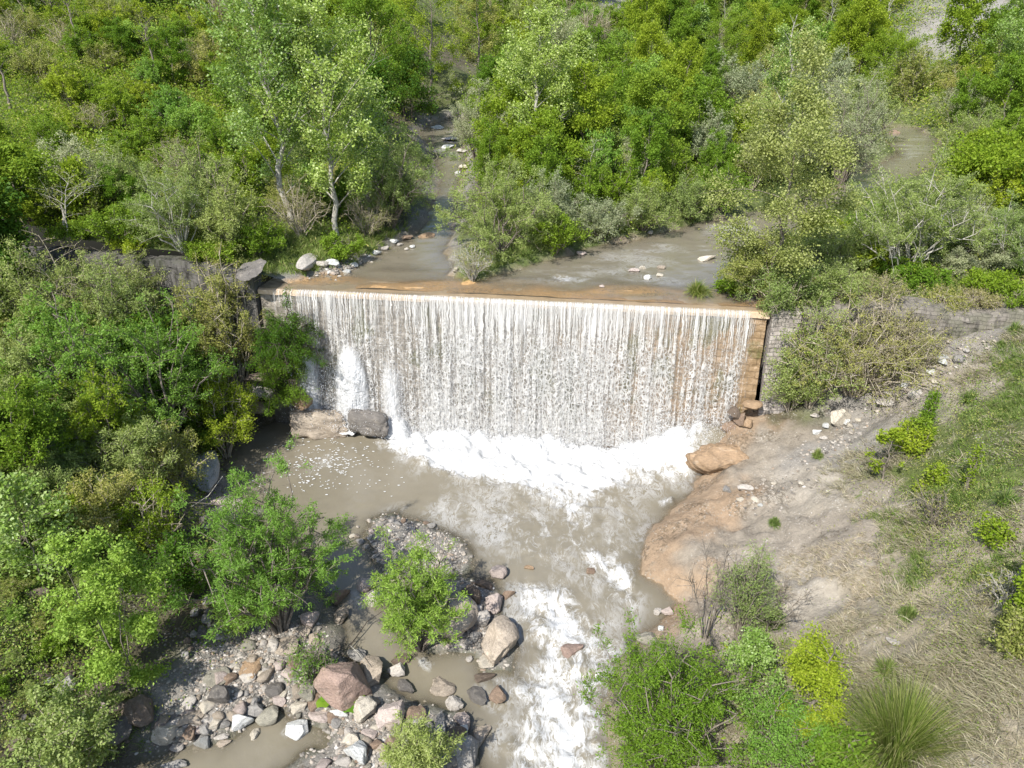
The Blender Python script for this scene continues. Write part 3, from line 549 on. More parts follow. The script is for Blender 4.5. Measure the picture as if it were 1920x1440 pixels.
ROCKS = [
 (647,1294,92,80,'red',"largest reddish boulder among the stones with big leaves at its foot",-10,.8,.2,B,BIGRED), (938,1214,66,76,'tan',"large tan granular boulder beside the white rapids, dark notch on its side",0,.8,.2,B,NOTCH),
 (857,1165,74,84,'tan',"large hollowed tan boulder beside the middle willow bush",-20,.7,.2,B,SCOOP), (638,1122,38,28,'brown',"brown wet boulder alone in the side channel below the large willow",15,.7,.3,B), (582,1167,33,29,'pink',"pale pink round boulder just under the large willow's edge",0,.8,.2,B),
 (638,1160,28,29,'tan',"rounded tan boulder between the pale pink one and the side channel",0,.8,.2,B), (567,1188,32,19,'tan',"flat tan stone below the pale pink boulder",0,.5,.2,B), (699,1268,42,54,'tan',"tall tan brown boulder right of the largest reddish boulder",10,.8,.2,B),
 (670,1234,36,23,'grey',"grey brown boulder under the broken stick",-10,.7,.2,B), (745,1263,33,28,'pale',"pale grey boulder at the left end of the small pool",0,.8,.2,B), (760,1291,42,20,'dark',"long dark grey slab slanting into the small pool",-42,.6,.25,B),
 (472,1250,40,44,'orange',"flat orange slab in the white gravel",12,.3,.35,B), (406,1274,48,28,'olive',"flat olive grey slab beside the broadleaf bush's shadow",20,.35,.3,B), (415,1311,38,38,'dark',"angular dark grey block with a black shadow",8,.95,.15,B), (571,1301,46,36,'olive',"flat olive tan boulder left of the largest reddish boulder",-5,.5,.25,B),
 (516,1302,34,28,'dark',"dark grey boulder with pale lower edge by the little inlet",25,.7,.2,B), (474,1336,44,24,'grey',"broad grey boulder above the lower pool",12,.6,.2,B), (455,1361,40,34,'white',"whitish lumpy boulder on the edge of the lower pool",-15,.8,.2,B), (503,1349,42,32,'olive',"greenish grey boulder beside the trickle into the lower pool",30,.6,.25,B),
 (478,1381,17,19,'cream',"small cream stone below the whitish lumpy boulder",0,.7,.3,B), (559,1375,36,36,'white',"bright white boulder standing in the lower pool",-35,.8,.3,B), (562,1330,30,20,'cream',"cream stone beside the trickle into the lower pool",20,.6,.2,B), (601,1346,46,22,'pink',"long pinkish slab above the lower pool",-12,.5,.2,B), (637,1340,34,15,'white',"long white stone under the big leaves",-5,.6,.2,B),
 (685,1342,44,44,'cream',"square cream boulder right of the big leaves",-5,.9,.2,B), (733,1349,60,46,'pink',"long pink grey boulder on the bank of the small pool",35,.7,.2,B), (630,1360,20,18,'grey',"small rounded grey stone under the long white stone",0,.8,.2,B), (662,1393,36,30,'cream',"rounded cream boulder in the white gravel at the bottom edge",0,.8,.15,B), (668,1420,50,36,'white',"whitish grey boulder nearest the bottom edge",-20,.8,.15,B),
 (692,1382,30,20,'pink',"grey pink stone above the rounded cream boulder",-20,.6,.2,B), (716,1404,32,17,'tan',"small long tan stone beside the grey green bush",-10,.6,.2,B), (742,1430,48,16,'grey',"grey log shaped slab under the grey green bush",28,.6,.2,B), (537,1216,44,30,'tan',"flat tan slab left of the low leafy branch",25,.35,.3,B), (478,1319,17,20,'grey',"small grey stone standing on the broad grey boulder",0,.9,.1,B),
 (526,1321,25,20,'pink',"small square pinkish block by the inlet",-15,.8,.2,B), (407,1361,21,24,'cream',"small cream boulder left of the whitish lumpy boulder",0,.8,.2,B), (387,1369,22,28,'grey',"upright grey stone left of the small cream boulder",10,.8,.2,B), (416,1386,26,12,'pale',"thin pale stone lying in the lower pool",10,.5,.3,B), (420,1398,28,12,'tan',"thin tan stone lying in the lower pool",8,.5,.3,B),
 (312,1382,44,36,'cream',"big cream boulder at the left end of the lower pool",0,.8,.2,B), (361,1354,48,20,'tan',"elongated tan brown block tilted up to the right",36,.8,.2,B), (361,1379,22,32,'brown',"brown upright boulder under the elongated block",-8,.9,.2,B), (380,1397,30,26,'blue',"pale blue grey boulder at the lower pool's edge",0,.8,.2,B), (333,1406,25,14,'pale',"small pale stone below the big cream boulder",0,.6,.2,B),
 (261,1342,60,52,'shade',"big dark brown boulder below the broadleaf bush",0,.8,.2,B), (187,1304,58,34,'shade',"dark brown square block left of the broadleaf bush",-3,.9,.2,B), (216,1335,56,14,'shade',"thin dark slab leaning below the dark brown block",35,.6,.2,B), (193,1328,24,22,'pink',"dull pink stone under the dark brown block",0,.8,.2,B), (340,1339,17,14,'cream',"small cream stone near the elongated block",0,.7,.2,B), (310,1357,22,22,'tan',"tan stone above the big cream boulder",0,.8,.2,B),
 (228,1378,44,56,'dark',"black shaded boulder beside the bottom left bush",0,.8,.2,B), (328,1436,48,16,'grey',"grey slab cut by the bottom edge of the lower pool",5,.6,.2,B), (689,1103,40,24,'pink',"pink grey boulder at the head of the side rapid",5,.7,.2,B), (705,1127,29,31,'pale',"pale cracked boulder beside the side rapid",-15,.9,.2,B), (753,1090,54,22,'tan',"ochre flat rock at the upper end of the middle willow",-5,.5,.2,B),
 (888,1121,42,32,'wet',"dark grey brown boulder above the hollowed tan boulder",-35,.8,.2,B), (904,1100,42,15,'wet',"long dark red stone at the edge of the pool",0,.6,.2,B), (935,1080,32,27,'pink',"pink tan boulder at the head of the white rapids",0,.8,.25,B), (926,1135,33,37,'pink',"pink tan boulder with a flat top facing the rapids",-20,.8,.2,B), (954,1119,24,20,'brown',"wet brown stone standing in the rapids' edge",0,.8,.3,B),
 (904,1167,30,27,'pale',"pale tan round boulder above the notched one",0,.9,.2,B), (888,1198,26,20,'grey',"grey stone between the two large tan boulders",-20,.7,.2,B), (913,1249,32,28,'cream',"cream boulder at the foot of the notched one",10,.8,.2,B), (909,1271,38,16,'wet',"row of wet brown stone at the outlet of the small pool",0,.6,.3,B), (829,1291,44,40,'tan',"smooth tan boulder half sunk in the small pool",50,.5,.45,B), (931,1308,30,37,'brown',"orange brown boulder at the left edge of the rapids",15,.8,.25,B),
 (896,1308,28,38,'dark',"dark wet slab at the mouth of the small pool",40,.6,.25,B), (853,1326,34,28,'pale',"wet white and dark stone below the sunken boulder",-40,.7,.2,B), (780,1345,38,26,'brown',"grey brown boulder above the grey green bush",15,.7,.2,B), (826,1358,24,42,'grey',"upright grey slab right of the grey brown boulder",-5,.6,.2,B), (864,1354,40,24,'pink',"pink tan slab sloping to the rapids",-25,.6,.2,B), (851,1387,30,44,'wet',"dark upright boulder right of the grey green bush",-30,.7,.2,B),
 (871,1415,56,56,'grey',"big grey brown boulder at the bottom edge by the rapids",-25,.8,.2,B), (904,1380,34,44,'tan',"tan slab half sunk at the left edge of the rapids",0,.4,.4,B), (867,1374,22,18,'white',"white stone above the big grey brown boulder",0,.7,.2,B), (788,1357,14,14,'blue',"small round blue grey stone",0,.9,.2,B), (753,1240,36,18,'wet',"wet brown flat stone at the tip of the middle willow",8,.5,.3,B), (1072,1222,40,24,'red',"reddish boulder awash in the white rapids",25,.6,.35,B),
 (1211,1208,48,28,'olive',"mossy brown boulder on the right bank of the rapids",0,.8,.2,B), (1250,1153,22,18,'pink',"pink stone on the right bank above the mossy boulder",0,.8,.2,B), (1233,1150,15,13,'pale',"small pale stone beside the pink one on the right bank",0,.8,.2,B), (1239,1181,12,12,'white',"tiny white stone above the mossy boulder",0,.8,.2,B), (1107,1075,18,13,'brown',"small wet brown stone in mid river",0,.7,.3,B), (992,1066,18,10,'orange',"small ochre stone in the shallows",0,.6,.3,B),
 (1571,793,36,32,'cream',"striped tan rock leaning on the bare slope",42,.9,.2,Q), (1795,682,20,18,'grey',"grey brown rock high on the slope under the right wall",0,.9,.2,Q), (1760,682,14,18,'white',"white upright rock high on the slope",0,.9,.2,Q), (1745,700,18,11,'white',"flat white rock below the upright white one",20,.6,.2,Q), (1712,747,26,19,'pale',"pale pink rock above the leafy sapling row",0,.9,.2,Q), (1697,723,15,13,'white',"white rock at the top of the scree",0,.8,.2,Q),
 (1547,803,12,12,'white',"small white rock left of the striped tan rock",0,.8,.2,Q), (1530,816,15,10,'white',"low white rock below the striped tan rock",0,.8,.2,Q), (1528,782,18,10,'pale',"pale rock under the arching bush",0,.7,.2,Q), (1543,824,14,9,'pale',"pale rock lowest of those round the striped rock",0,.7,.2,Q), (1587,793,12,12,'white',"small white rock right of the striped tan rock",0,.8,.2,Q), (1663,756,42,14,'pale',"long flat pale rock on the ledge under the arching bush",-4,.5,.2,Q), (1643,744,24,14,'tan',"tan rock at the left end of the ledge",10,.7,.2,Q),
 (1396,917,28,15,'pale',"pale rock on the clay above the orange shore",5,.6,.2,Q), (1362,920,13,13,'grey',"small grey rock left of the pale one above the shore",0,.7,.2,Q), (1410,764,36,18,'orange',"orange rock beside the foot of the weir's right end",-8,.7,.2,Q), (1374,778,22,22,'wet',"dark wet block under the right end of the fall",10,.9,.2,Q), (1388,790,26,24,'brown',"brown wet rock in the right foot of the fall",20,.8,.2,Q), (1364,806,28,20,'brown',"brown rock lowest in the right foot of the fall",15,.7,.2,Q), (1400,800,22,18,'orange',"small orange rock behind the brown wet rocks",0,.8,.2,Q),
 (1345,872,112,62,'orange',"broad orange rock beside the foam at the right shore",-8,.7,.35,Q,LUMPY), (1311,884,34,20,'brown',"brown rock at the foot of the broad orange rock",10,.8,.3,Q), (1677,1208,32,13,'pale',"lone pale flat stone in the dry grass",-35,.5,.2,Q),
 (596,796,108,50,'tan',"big lumpy orange conglomerate rock at the left foot of the fall",0,.9,.5,B,BOXY), (690,793,80,42,'dark',"wet dark grey block beside the orange conglomerate rock",0,.95,.5,B,BOXY), (566,752,40,28,'orange',"orange rock behind the conglomerate at the fall's left edge",-15,.9,.5,B), (492,738,58,30,'grey',"shaded grey rock under the left bushes",-8,.6,.2,B), (494,712,66,24,'shade',"brown shaded slab above the grey rock under the bushes",4,.5,.2,B), (480,768,44,24,'tan',"tan shaded rock by the dark corner of the pool",10,.7,.2,B),
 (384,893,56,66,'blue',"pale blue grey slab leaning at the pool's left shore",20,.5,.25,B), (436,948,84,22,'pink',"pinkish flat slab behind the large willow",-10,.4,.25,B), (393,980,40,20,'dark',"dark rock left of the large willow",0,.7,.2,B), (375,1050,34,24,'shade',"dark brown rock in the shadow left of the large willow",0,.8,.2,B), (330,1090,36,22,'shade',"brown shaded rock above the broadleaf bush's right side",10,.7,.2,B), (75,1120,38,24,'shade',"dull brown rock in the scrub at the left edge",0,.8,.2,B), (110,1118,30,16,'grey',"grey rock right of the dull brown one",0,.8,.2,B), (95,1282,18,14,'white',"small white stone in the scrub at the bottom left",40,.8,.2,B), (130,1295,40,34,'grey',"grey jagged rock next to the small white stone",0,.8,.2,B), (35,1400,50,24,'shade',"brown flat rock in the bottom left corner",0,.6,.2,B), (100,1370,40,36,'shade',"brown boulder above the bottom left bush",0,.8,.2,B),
 (577,501,25,32,'pale',"upright pale stone standing at the left end of the crest",-8,.9,.1,T), (625,496,32,14,'white',"white flat rocks on the left bank above the crest",0,.6,.2,T), (650,511,17,8,'white',"small white stone at the water's edge above the crest",0,.7,.2,T), (606,500,24,14,'pale',"pale broken rock next to the upright stone",0,.7,.2,T), (664,499,16,9,'white',"white stone left of the small stream's mouth",0,.7,.2,T), (706,478,18,10,'white',"white stone on the bank of the small stream",0,.7,.2,T), (722,468,16,8,'pale',"pale stone upstream of the white one on the small stream",0,.7,.2,T), (737,457,20,8,'white',"white stone heap at the foot of the grey bushes",0,.7,.2,T),
 (800,444,32,9,'orange',"flat orange stone in the mouth of the small stream",0,.6,.3,T), (764,446,20,8,'brown',"brown stone left of the flat orange one",0,.6,.3,T), (773,464,10,6,'white',"tiny white stone below the flat orange one",0,.7,.2,T), (762,469,8,6,'pale',"tiny pale stone next to the tiny white one",0,.7,.2,T), (750,461,12,6,'pale',"pale stone at the left edge of the small stream",0,.7,.2,T), (1214,523,15,10,'white',"white stone in the wide channel above the crest",0,.8,.25,T), (1237,518,13,8,'cream',"cream stone right of the white one in the wide channel",0,.8,.25,T), (1188,509,20,9,'pink',"pink stone left of the white one in the wide channel",0,.7,.25,T), (1204,504,12,7,'cream',"small cream stone behind the pink one in the wide channel",0,.7,.25,T), (1240,504,16,8,'tan',"tan stone at the back of the wide channel's stones",0,.7,.25,T), (1128,538,10,5,'pink',"tiny pink stone near the crest in the wide channel",0,.7,.25,T), (1325,487,34,12,'cream',"cream stones at the right edge of the wide channel",0,.6,.2,T), (1090,478,18,8,'pink',"pink stone under the island's edge",0,.7,.2,T), (1218,438,14,6,'pale',"pale stone on the island's edge upstream",0,.7,.2,T), (892,500,14,10,'white',"white stone at the grey bush on the island's tip",0,.8,.2,T), (855,508,8,9,'cream',"little cream stone at the very tip of the island",0,.8,.2,T),
 (820,240,22,6,'white',"white flat stone far up the small stream",0,.5,.2,T), (843,262,30,8,'pale',"pale rocks on the far right side of the small stream",0,.6,.2,T), (840,277,24,7,'white',"white rocks in the middle of the far small stream",0,.6,.2,T), (826,284,26,6,'grey',"grey rocks across the far small stream",0,.6,.2,T), (866,285,18,8,'pale',"pale rock on the right bank of the far small stream",0,.7,.2,T), (868,316,16,10,'cream',"cream rock on the right bank of the small stream",0,.7,.2,T), (858,325,12,6,'white',"white rock beside the cream one on the small stream",0,.7,.2,T), (865,362,20,8,'tan',"tan rock behind the island's front willow",0,.7,.2,T), (1675,249,20,6,'brown',"brown rock in the far right stream",0,.7,.2,T), (1565,355,18,6,'orange',"orange stone in the right stream below the tall bush",0,.6,.2,T), (1828,562,28,12,'pale',"pale flat rock lying on top of the right wall",0,.5,.1,T), (1782,559,14,7,'white',"small white rock on top of the right wall",0,.6,.1,T), (1897,565,16,7,'pale',"pale rock at the right end of the wall top",0,.6,.1,T), (1800,522,30,14,'grey',"grey rock in the grass behind the right wall",0,.6,.2,T),
]
for q in ROCKS:
    u, v, w, h, c, lab, rot, fl, sk, g = q[:10]
    rock(u, v, w, h, c, lab, rot, fl, sk, group=g, mesh=q[10] if len(q) > 10 else None)
slab = rock(470, 508, 50, 20, 'dark', 'tilted grey concrete slab at the left end of the crest', -22, .25, .1, 'concrete_slab', 'slab', z=8.0, tilt=.05); slab.rotation_euler[0] = .35

def img_in(u, v, poly): return sdist(np.array([u], float), np.array([v], float), poly)[0] < 0
STONE_ZONES = [([(300,1350),(400,1270),(470,1210),(560,1180),(640,1230),(720,1330),(840,1350),(860,1440),(600,1440),(640,1380),(560,1345),(500,1305),(420,1385),(310,1405)], 240, 9, 30, 'small angular stone in the gravel between the lower pool and bushes', 'small stones round the lower pool'),
               ([(650,1000),(700,970),(790,975),(870,1020),(880,1060),(800,1085),(720,1070)], 48, 7, 15, 'small wet stone on the gravel bar behind the middle willow', 'small stones on the gravel bar'),
               ([(1480,870),(1560,820),(1700,690),(1800,620),(1880,640),(1760,720),(1650,770),(1590,840),(1440,960),(1370,940)], 62, 5, 13, 'small pale stone scattered on the bare scree of the right slope', 'small stones on the right scree'),
               ([(60,1240),(200,1280),(300,1330),(260,1420),(140,1400),(40,1350)], 22, 10, 24, 'small dull stone in the scrub at the lower left', 'small stones in the lower left scrub'),
               ([(330,960),(420,1000),(400,1180),(330,1260),(360,1120)], 26, 10, 24, 'small dark stone in the shade between the two leafy bushes', 'small stones in the shade'),
               ([(720,1090),(800,1085),(935,1090),(940,1180),(965,1240),(900,1255),(770,1195)], 40, 8, 20, 'small stone wedged between the tan boulders beside the rapids', 'small stones round the tan boulders')]
todo = []
for zi, (poly, cnt, a, b, lab, grp) in enumerate(STONE_ZONES):
    r = np.random.default_rng(60 + zi); P = np.array(poly, float); k = 0
    while k < cnt:
        u, v = r.uniform(P[:, 0].min(), P[:, 0].max()), r.uniform(P[:, 1].min(), P[:, 1].max())
        if not img_in(u, v, poly): continue
        k += 1; w = a + (b - a) * r.random() ** 1.8
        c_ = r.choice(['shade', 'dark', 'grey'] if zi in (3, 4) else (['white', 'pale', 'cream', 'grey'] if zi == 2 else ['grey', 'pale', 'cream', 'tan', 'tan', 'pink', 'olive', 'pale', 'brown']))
        todo.append((w, (u, v, w, w * r.uniform(.55, .95), c_, lab, r.uniform(-60, 60), .6, .2, 'stone', 'stone', grp, SMALL[k % 8])))
todo.sort(key=lambda q: -q[0])
Vs, Fs, base = [], [], 0
for q, (w, args) in enumerate(todo):        # the 285 largest are things, the smallest ones one heap of rubble
    o = rock(*args)
    if q >= 285:
        bpy.context.view_layer.update(); M = np.array(o.matrix_world); me = o.data; co = np.empty(len(me.vertices) * 3, np.float32); me.vertices.foreach_get('co', co)
        Vs.append(co.reshape(-1, 3) @ M[:3, :3].T + M[:3, 3]); Fs.append(I3[1] + base); base += len(me.vertices); bpy.data.objects.remove(o)
o = link('rubble', make_mesh('rubble', np.vstack(Vs), np.vstack(Fs), ROCK, True)); o['kind'] = 'stuff'; o['label'] = 'small rubble strewn between the boulders and on the scree'; o.color = (.40, .35, .29, 1)
def pebbles():
    r = np.random.default_rng(8); V0, F0 = I1; out = []
    zones = [(STONE_ZONES[0][0], 5200), (STONE_ZONES[1][0], 1700), (STONE_ZONES[2][0], 900), ([(560,505),(690,480),(760,440),(740,455),(640,515)], 300), ([(780,225),(850,220),(880,300),(860,330),(800,260)], 260), (STONE_ZONES[5][0], 1500), ([(380,1180),(480,1190),(620,1150),(560,1260),(360,1290)], 1200)]
    for poly, cnt in zones:
        P = np.array(poly, float); k = 0
        us = r.uniform(P[:, 0].min(), P[:, 0].max(), cnt * 3); vs = r.uniform(P[:, 1].min(), P[:, 1].max(), cnt * 3)
        ok = sdist(us, vs, poly) < 0; us, vs = us[ok][:cnt], vs[ok][:cnt]
        # a coarse set of true ground points, then a small scatter round each
        hp = np.array([hit(u, v, False) for u, v in zip(us[:max(60, cnt // 8)], vs[:max(60, cnt // 8)])])
        c = hp[r.integers(0, len(hp), cnt)] + np.concatenate([r.normal(0, .35, (cnt, 2)), np.zeros((cnt, 1))], 1); c[:, 2] = H(c[:, 0], c[:, 1]) + .01; out.append(c)
    c = np.vstack(out); s_, n_ = sn(c[:, 0], c[:, 1]); c = c[(n_ < -1) | (n_ > 1)]; m = len(c); sz = (.02 + .055 * r.random(m) ** 2.5)[:, None, None] * (1 + .8 * (c[:, 1] > 30))[:, None, None]
    sc = np.stack([r.uniform(.8, 1.5, m), r.uniform(.7, 1.2, m), r.uniform(.4, .7, m)], -1)[:, None]; an = r.uniform(0, 6.28, m)
    L = V0[None] * sc * sz * (1 + .25 * r.normal(size=(m, len(V0), 1))); ca, sa = np.cos(an)[:, None], np.sin(an)[:, None]
    V = np.stack([L[..., 0] * ca - L[..., 1] * sa, L[..., 0] * sa + L[..., 1] * ca, L[..., 2]], -1) + c[:, None]
    F = (np.arange(m)[:, None, None] * len(V0) + F0[None]).reshape(-1, 3)
    k = N('gravel_stone'); rd = k.n('NewGeometry').outputs['Random Per Island']; cr = k.n('ValToRGB', {0: rd}); el = cr.color_ramp.elements
    for q in (.35, .6, .8): el.new(q)
    for e_, c_ in zip(el, [(.10, .09, .08), (.20, .18, .155), (.34, .31, .27), (.24, .18, .13), (.48, .455, .42)]): e_.color = (*c_, 1)
    o = link('gravel', make_mesh('gravel', V.reshape(-1, 3), F, k.done(k.princ(cr.outputs[0], .85, .25)), False)); o['kind'] = 'stuff'; o['label'] = 'loose pale gravel between the boulders'
pebbles()

# ------------------------------------------------------------------ plants
LM = dict(
 poplar=leaf_mat('poplar_leaf', [(0.204, 0.316, 0.050), (0.312, 0.433, 0.088), (0.456, 0.538, 0.220)], .45, .35, .3),
 willow=leaf_mat('willow_leaf', [(0.192, 0.257, 0.061), (0.264, 0.333, 0.094), (0.360, 0.404, 0.165)], .40),
 silver=leaf_mat('silver_leaf', [(0.228, 0.257, 0.121), (0.324, 0.351, 0.198), (0.432, 0.445, 0.286)], .36),
 green=leaf_mat('green_leaf', [(0.096, 0.181, 0.015), (0.150, 0.252, 0.024), (0.216, 0.328, 0.039)], .46),
 lime=leaf_mat('lime_leaf', [(.165, .25, .018), (.245, .335, .024), (.33, .41, .05)], .48),
 olive=leaf_mat('olive_leaf', [(0.204, 0.228, 0.050), (0.300, 0.316, 0.077), (0.384, 0.363, 0.132)], .40),
 dark=leaf_mat('dark_leaf', [(0.042, 0.094, 0.011), (0.078, 0.152, 0.015), (0.132, 0.211, 0.024)], .36),
 fresh=leaf_mat('fresh_leaf', [(0.144, 0.269, 0.033), (0.216, 0.351, 0.055), (0.300, 0.445, 0.099)], .45),
 brownish=leaf_mat('brownish_leaf', [(0.204, 0.187, 0.088), (0.300, 0.269, 0.132), (0.252, 0.269, 0.077)], .30),
 sage=leaf_mat('sage_leaf', [(.19, .235, .06), (.27, .315, .095), (.36, .39, .17)], .42))
BARKS = dict(white=bark_mat('pale_bark', (.42, .40, .35), (.26, .24, .20)), grey=bark_mat('grey_bark', (.22, .19, .155), (.12, .10, .08)), dark=bark_mat('dark_bark', (.065, .052, .042), (.03, .025, .02)), straw=bark_mat('dry_twig', (.40, .35, .27), (.24, .20, .15)))

def tubes(lines, sides=4):
    """lines: list of (points (k,3), radii (k,))"""
    Vs, Fs, base = [], [], 0; an = np.arange(sides) * 2 * math.pi / sides
    for P, rad in lines:
        k = len(P); d = np.gradient(P, axis=0); d /= np.linalg.norm(d, axis=1, keepdims=True) + 1e-9
        a = np.cross(d, np.array([.31, .17, .93]) if abs(d[0, 2]) < .9 else np.array([1., .2, 0])); a /= np.linalg.norm(a, axis=1, keepdims=True) + 1e-9; b = np.cross(d, a)
        V = P[:, None] + rad[:, None, None] * (np.cos(an)[None, :, None] * a[:, None] + np.sin(an)[None, :, None] * b[:, None])
        i = np.arange(k - 1)[:, None] * sides + np.arange(sides)[None]; j = np.arange(k - 1)[:, None] * sides + (np.arange(sides)[None] + 1) % sides
        Fs.append(np.stack([i, j, j + sides, i + sides], -1).reshape(-1, 4) + base); Vs.append(V.reshape(-1, 3)); base += k * sides
    return np.vstack(Vs), np.vstack(Fs)
def leaves(r, centers, dirs, per, spread, size, aspect, along, upb):
    c = np.repeat(centers, per, 0); d = np.repeat(dirs, per, 0); m = len(c)
    c = c + r.normal(size=(m, 3)) * spread
    nrm = r.normal(size=(m, 3)) + np.array([0, 0, upb]); nrm /= np.linalg.norm(nrm, axis=1, keepdims=True)
    ax = r.normal(size=(m, 3)) + d * along; ax -= nrm * (ax * nrm).sum(1, keepdims=True); ax /= np.linalg.norm(ax, axis=1, keepdims=True) + 1e-9
    sd = np.cross(nrm, ax); L = size * r.uniform(.6, 1.35, (m, 1)); Wd = L * aspect
    V = np.stack([c, c + ax * L * .45 + sd * Wd * .5, c + ax * L, c + ax * L * .45 - sd * Wd * .5], 1).reshape(-1, 3)
    return V, np.arange(m * 4).reshape(-1, 4)
def unit(v): return v / (np.linalg.norm(v, axis=-1, keepdims=True) + 1e-9)
def bez(a, b, c, k):
    t = np.linspace(0, 1, k)[:, None]; return (1 - t) ** 2 * a + 2 * t * (1 - t) * b + t * t * c
def plant_mesh(kind, h, w, seed, leaf='green', bark='grey', lsize=.09, nleaf=9000, aspect=.6, spread=.10, stems=None, twig=True, lean=(0, 0), droop=0., low=.25, trunkr=None, gap=.5):
    r = np.random.default_rng(seed); main, second, third = [], [], []; lean = np.array([lean[0], lean[1], 0.])
    if kind in ('tree', 'poplar', 'column'):
        ns = stems or 1; R0 = trunkr or h * .014 + .02
        for q in range(ns):
            off = r.normal(0, .03 * w, 3) * (ns > 1); off[2] = 0; a = r.uniform(0, 6.28); out = np.array([math.cos(a), math.sin(a), 0]) * (w * .22 if ns > 1 else w * .03)
            top = off + out + lean * h + np.array([0, 0, h * (.98 if q == 0 else r.uniform(.75, .95))])
            P = bez(off, off + out * .2 + lean * h * .3 + np.array([0, 0, h * .5]), top, 12); P[1:-1, :2] += r.normal(0, .012 * h, (10, 2)); main.append((P, np.linspace(R0, R0 * .12, 12) * (1 if q == 0 else .7)))
            nb = int((34 if kind == 'poplar' else 26) / ns ** .5)
            for i in range(nb):
                t = low + (1 - low) * ((i + r.random()) / nb) ** .85; x = t * 11; j = min(int(x), 10); p0 = P[j] + (P[j + 1] - P[j]) * (x - j)
                tt = (t - low) / (1 - low + 1e-6); prof = {'tree': math.sin(math.pi * min(.98, .22 + .74 * tt)) ** .7, 'poplar': (1 - tt) ** .55 * (.55 + .45 * min(1, tt * 4)) , 'column': .9 - .5 * tt}[kind]
                L = w * (.5 if ns == 1 else .36) * prof * r.uniform(.6, 1.18); a = i * 2.4 + r.normal(0, .4); el = r.uniform(.1, .6) if kind == 'tree' else r.uniform(.5, 1.0)
                d = np.array([math.cos(a) * math.cos(el), math.sin(a) * math.cos(el), math.sin(el)]); e = p0 + d * L / max(math.cos(el), .5) - np.array([0, 0, droop * L])
                if r.random() < .12 * gap: continue
                second.append((bez(p0, p0 + d * L * .5 + np.array([0, 0, .12 * L]), e, 6), np.linspace(R0 * .30 * (1.1 - t * .6), .006, 6)))
    else:
        ns = stems or 12
        for q in range(ns):
            a = q * 2.4 + r.normal(0, .4); f = ((q + .5) / ns) ** .5; k = r.uniform(.75, 1.1)
            e = np.array([math.cos(a) * w * .5 * f * k, math.sin(a) * w * .5 * f * k, h * (1.02 - .55 * f ** 2) * r.uniform(.75, 1.05)]) + lean * h
            o = np.array([math.cos(a), math.sin(a), 0]) * w * .05 * r.random()
            mid = o + (e - o) * .5 + np.array([0, 0, h * .16]) * (1 + droop); e = e - np.array([0, 0, droop * h * .5 * f])
            P = bez(o, mid, e, 8); P[2:-1] += r.normal(0, .018 * w, (5, 3)); R0 = (trunkr or .010 + .010 * h) * r.uniform(.6, 1); main.append((P, np.linspace(R0, .008, 8)))
            nb = max(5, int(40 / ns ** .6)) + 2
            for i in range(nb):
                t = low + (1 - low) * (i + r.random()) / nb; x = t * 7; j = min(int(x), 6); p0 = P[j] + (P[j + 1] - P[j]) * (x - j); tn = unit(P[j + 1] - P[j])
                d = unit(tn * .55 + r.normal(0, .62, 3) + np.array([0, 0, .22 - droop])); L = .26 * (w + h) * .5 * r.uniform(.5, 1.15) * (1.05 - .35 * t)
                e2 = p0 + d * L; e2[2] = max(e2[2], .05 * h)
                second.append((bez(p0, p0 + d * L * .5 + np.array([0, 0, .05 * L]), e2, 5), np.linspace(max(.006, R0 * .45), .004, 5)))
    for P, rad in second:
        L = np.linalg.norm(P[-1] - P[0]); k = len(P)
        for i in range(int(np.clip(L / .22, 3, 9))):
            t = .25 + .75 * r.random(); x = t * (k - 1); j = min(int(x), k - 2); p0 = P[j] + (P[j + 1] - P[j]) * (x - j); d = unit(unit(P[j + 1] - P[j]) * .8 + r.normal(0, .55, 3) + np.array([0, 0, .15 - droop]))
            e = p0 + d * L * r.uniform(.16, .42); third.append((np.stack([p0, (p0 + e) / 2 + r.normal(0, .015, 3), e]), np.array([.005, .004, .0025]) * (1 + .05 * h)))
    V, F = tubes(main, 6); V2, F2 = tubes(second, 3); parts = [(V, F), (V2, F2)]
    if twig: parts.append(tubes(third, 3))
    base = 0; Vs, Fs = [], []
    for a, b in parts: Vs.append(a); Fs.append(b + base); base += len(a)
    wood = make_mesh('branches', np.vstack(Vs), np.vstack(Fs), BARKS[bark], True)
    if nleaf <= 0: return wood, None
    cs, ds = [], []
    for P, _ in third:
        t = r.random((4, 1)); cs.append(P[0] + (P[-1] - P[0]) * (.25 + .8 * t)); ds.append(np.repeat(unit(P[-1] - P[0])[None], 4, 0))
    for P, _ in main: cs.append(P[-2:]); ds.append(np.repeat(unit(P[-1] - P[-2])[None], 2, 0))
    cs, ds = np.vstack(cs), np.vstack(ds); wgt = (vn(cs[:, 0] * 1.3 + cs[:, 2], cs[:, 1] * 1.3 + cs[:, 2] * .7, seed % 97) > -.9 + gap * .55); cs, ds = cs[wgt], ds[wgt]
    per = max(1, int(round(nleaf / len(cs)))); 
    if nleaf < len(cs): i = r.choice(len(cs), nleaf, False); cs, ds = cs[i], ds[i]
    V, F = leaves(r, cs, ds, per, spread, lsize, aspect, 1.2 if aspect < .4 else .5, .9)
    V[:, 2] = np.maximum(V[:, 2], .01)
    return wood, make_mesh('foliage', V, F, LM[leaf], False)
kp = [0]
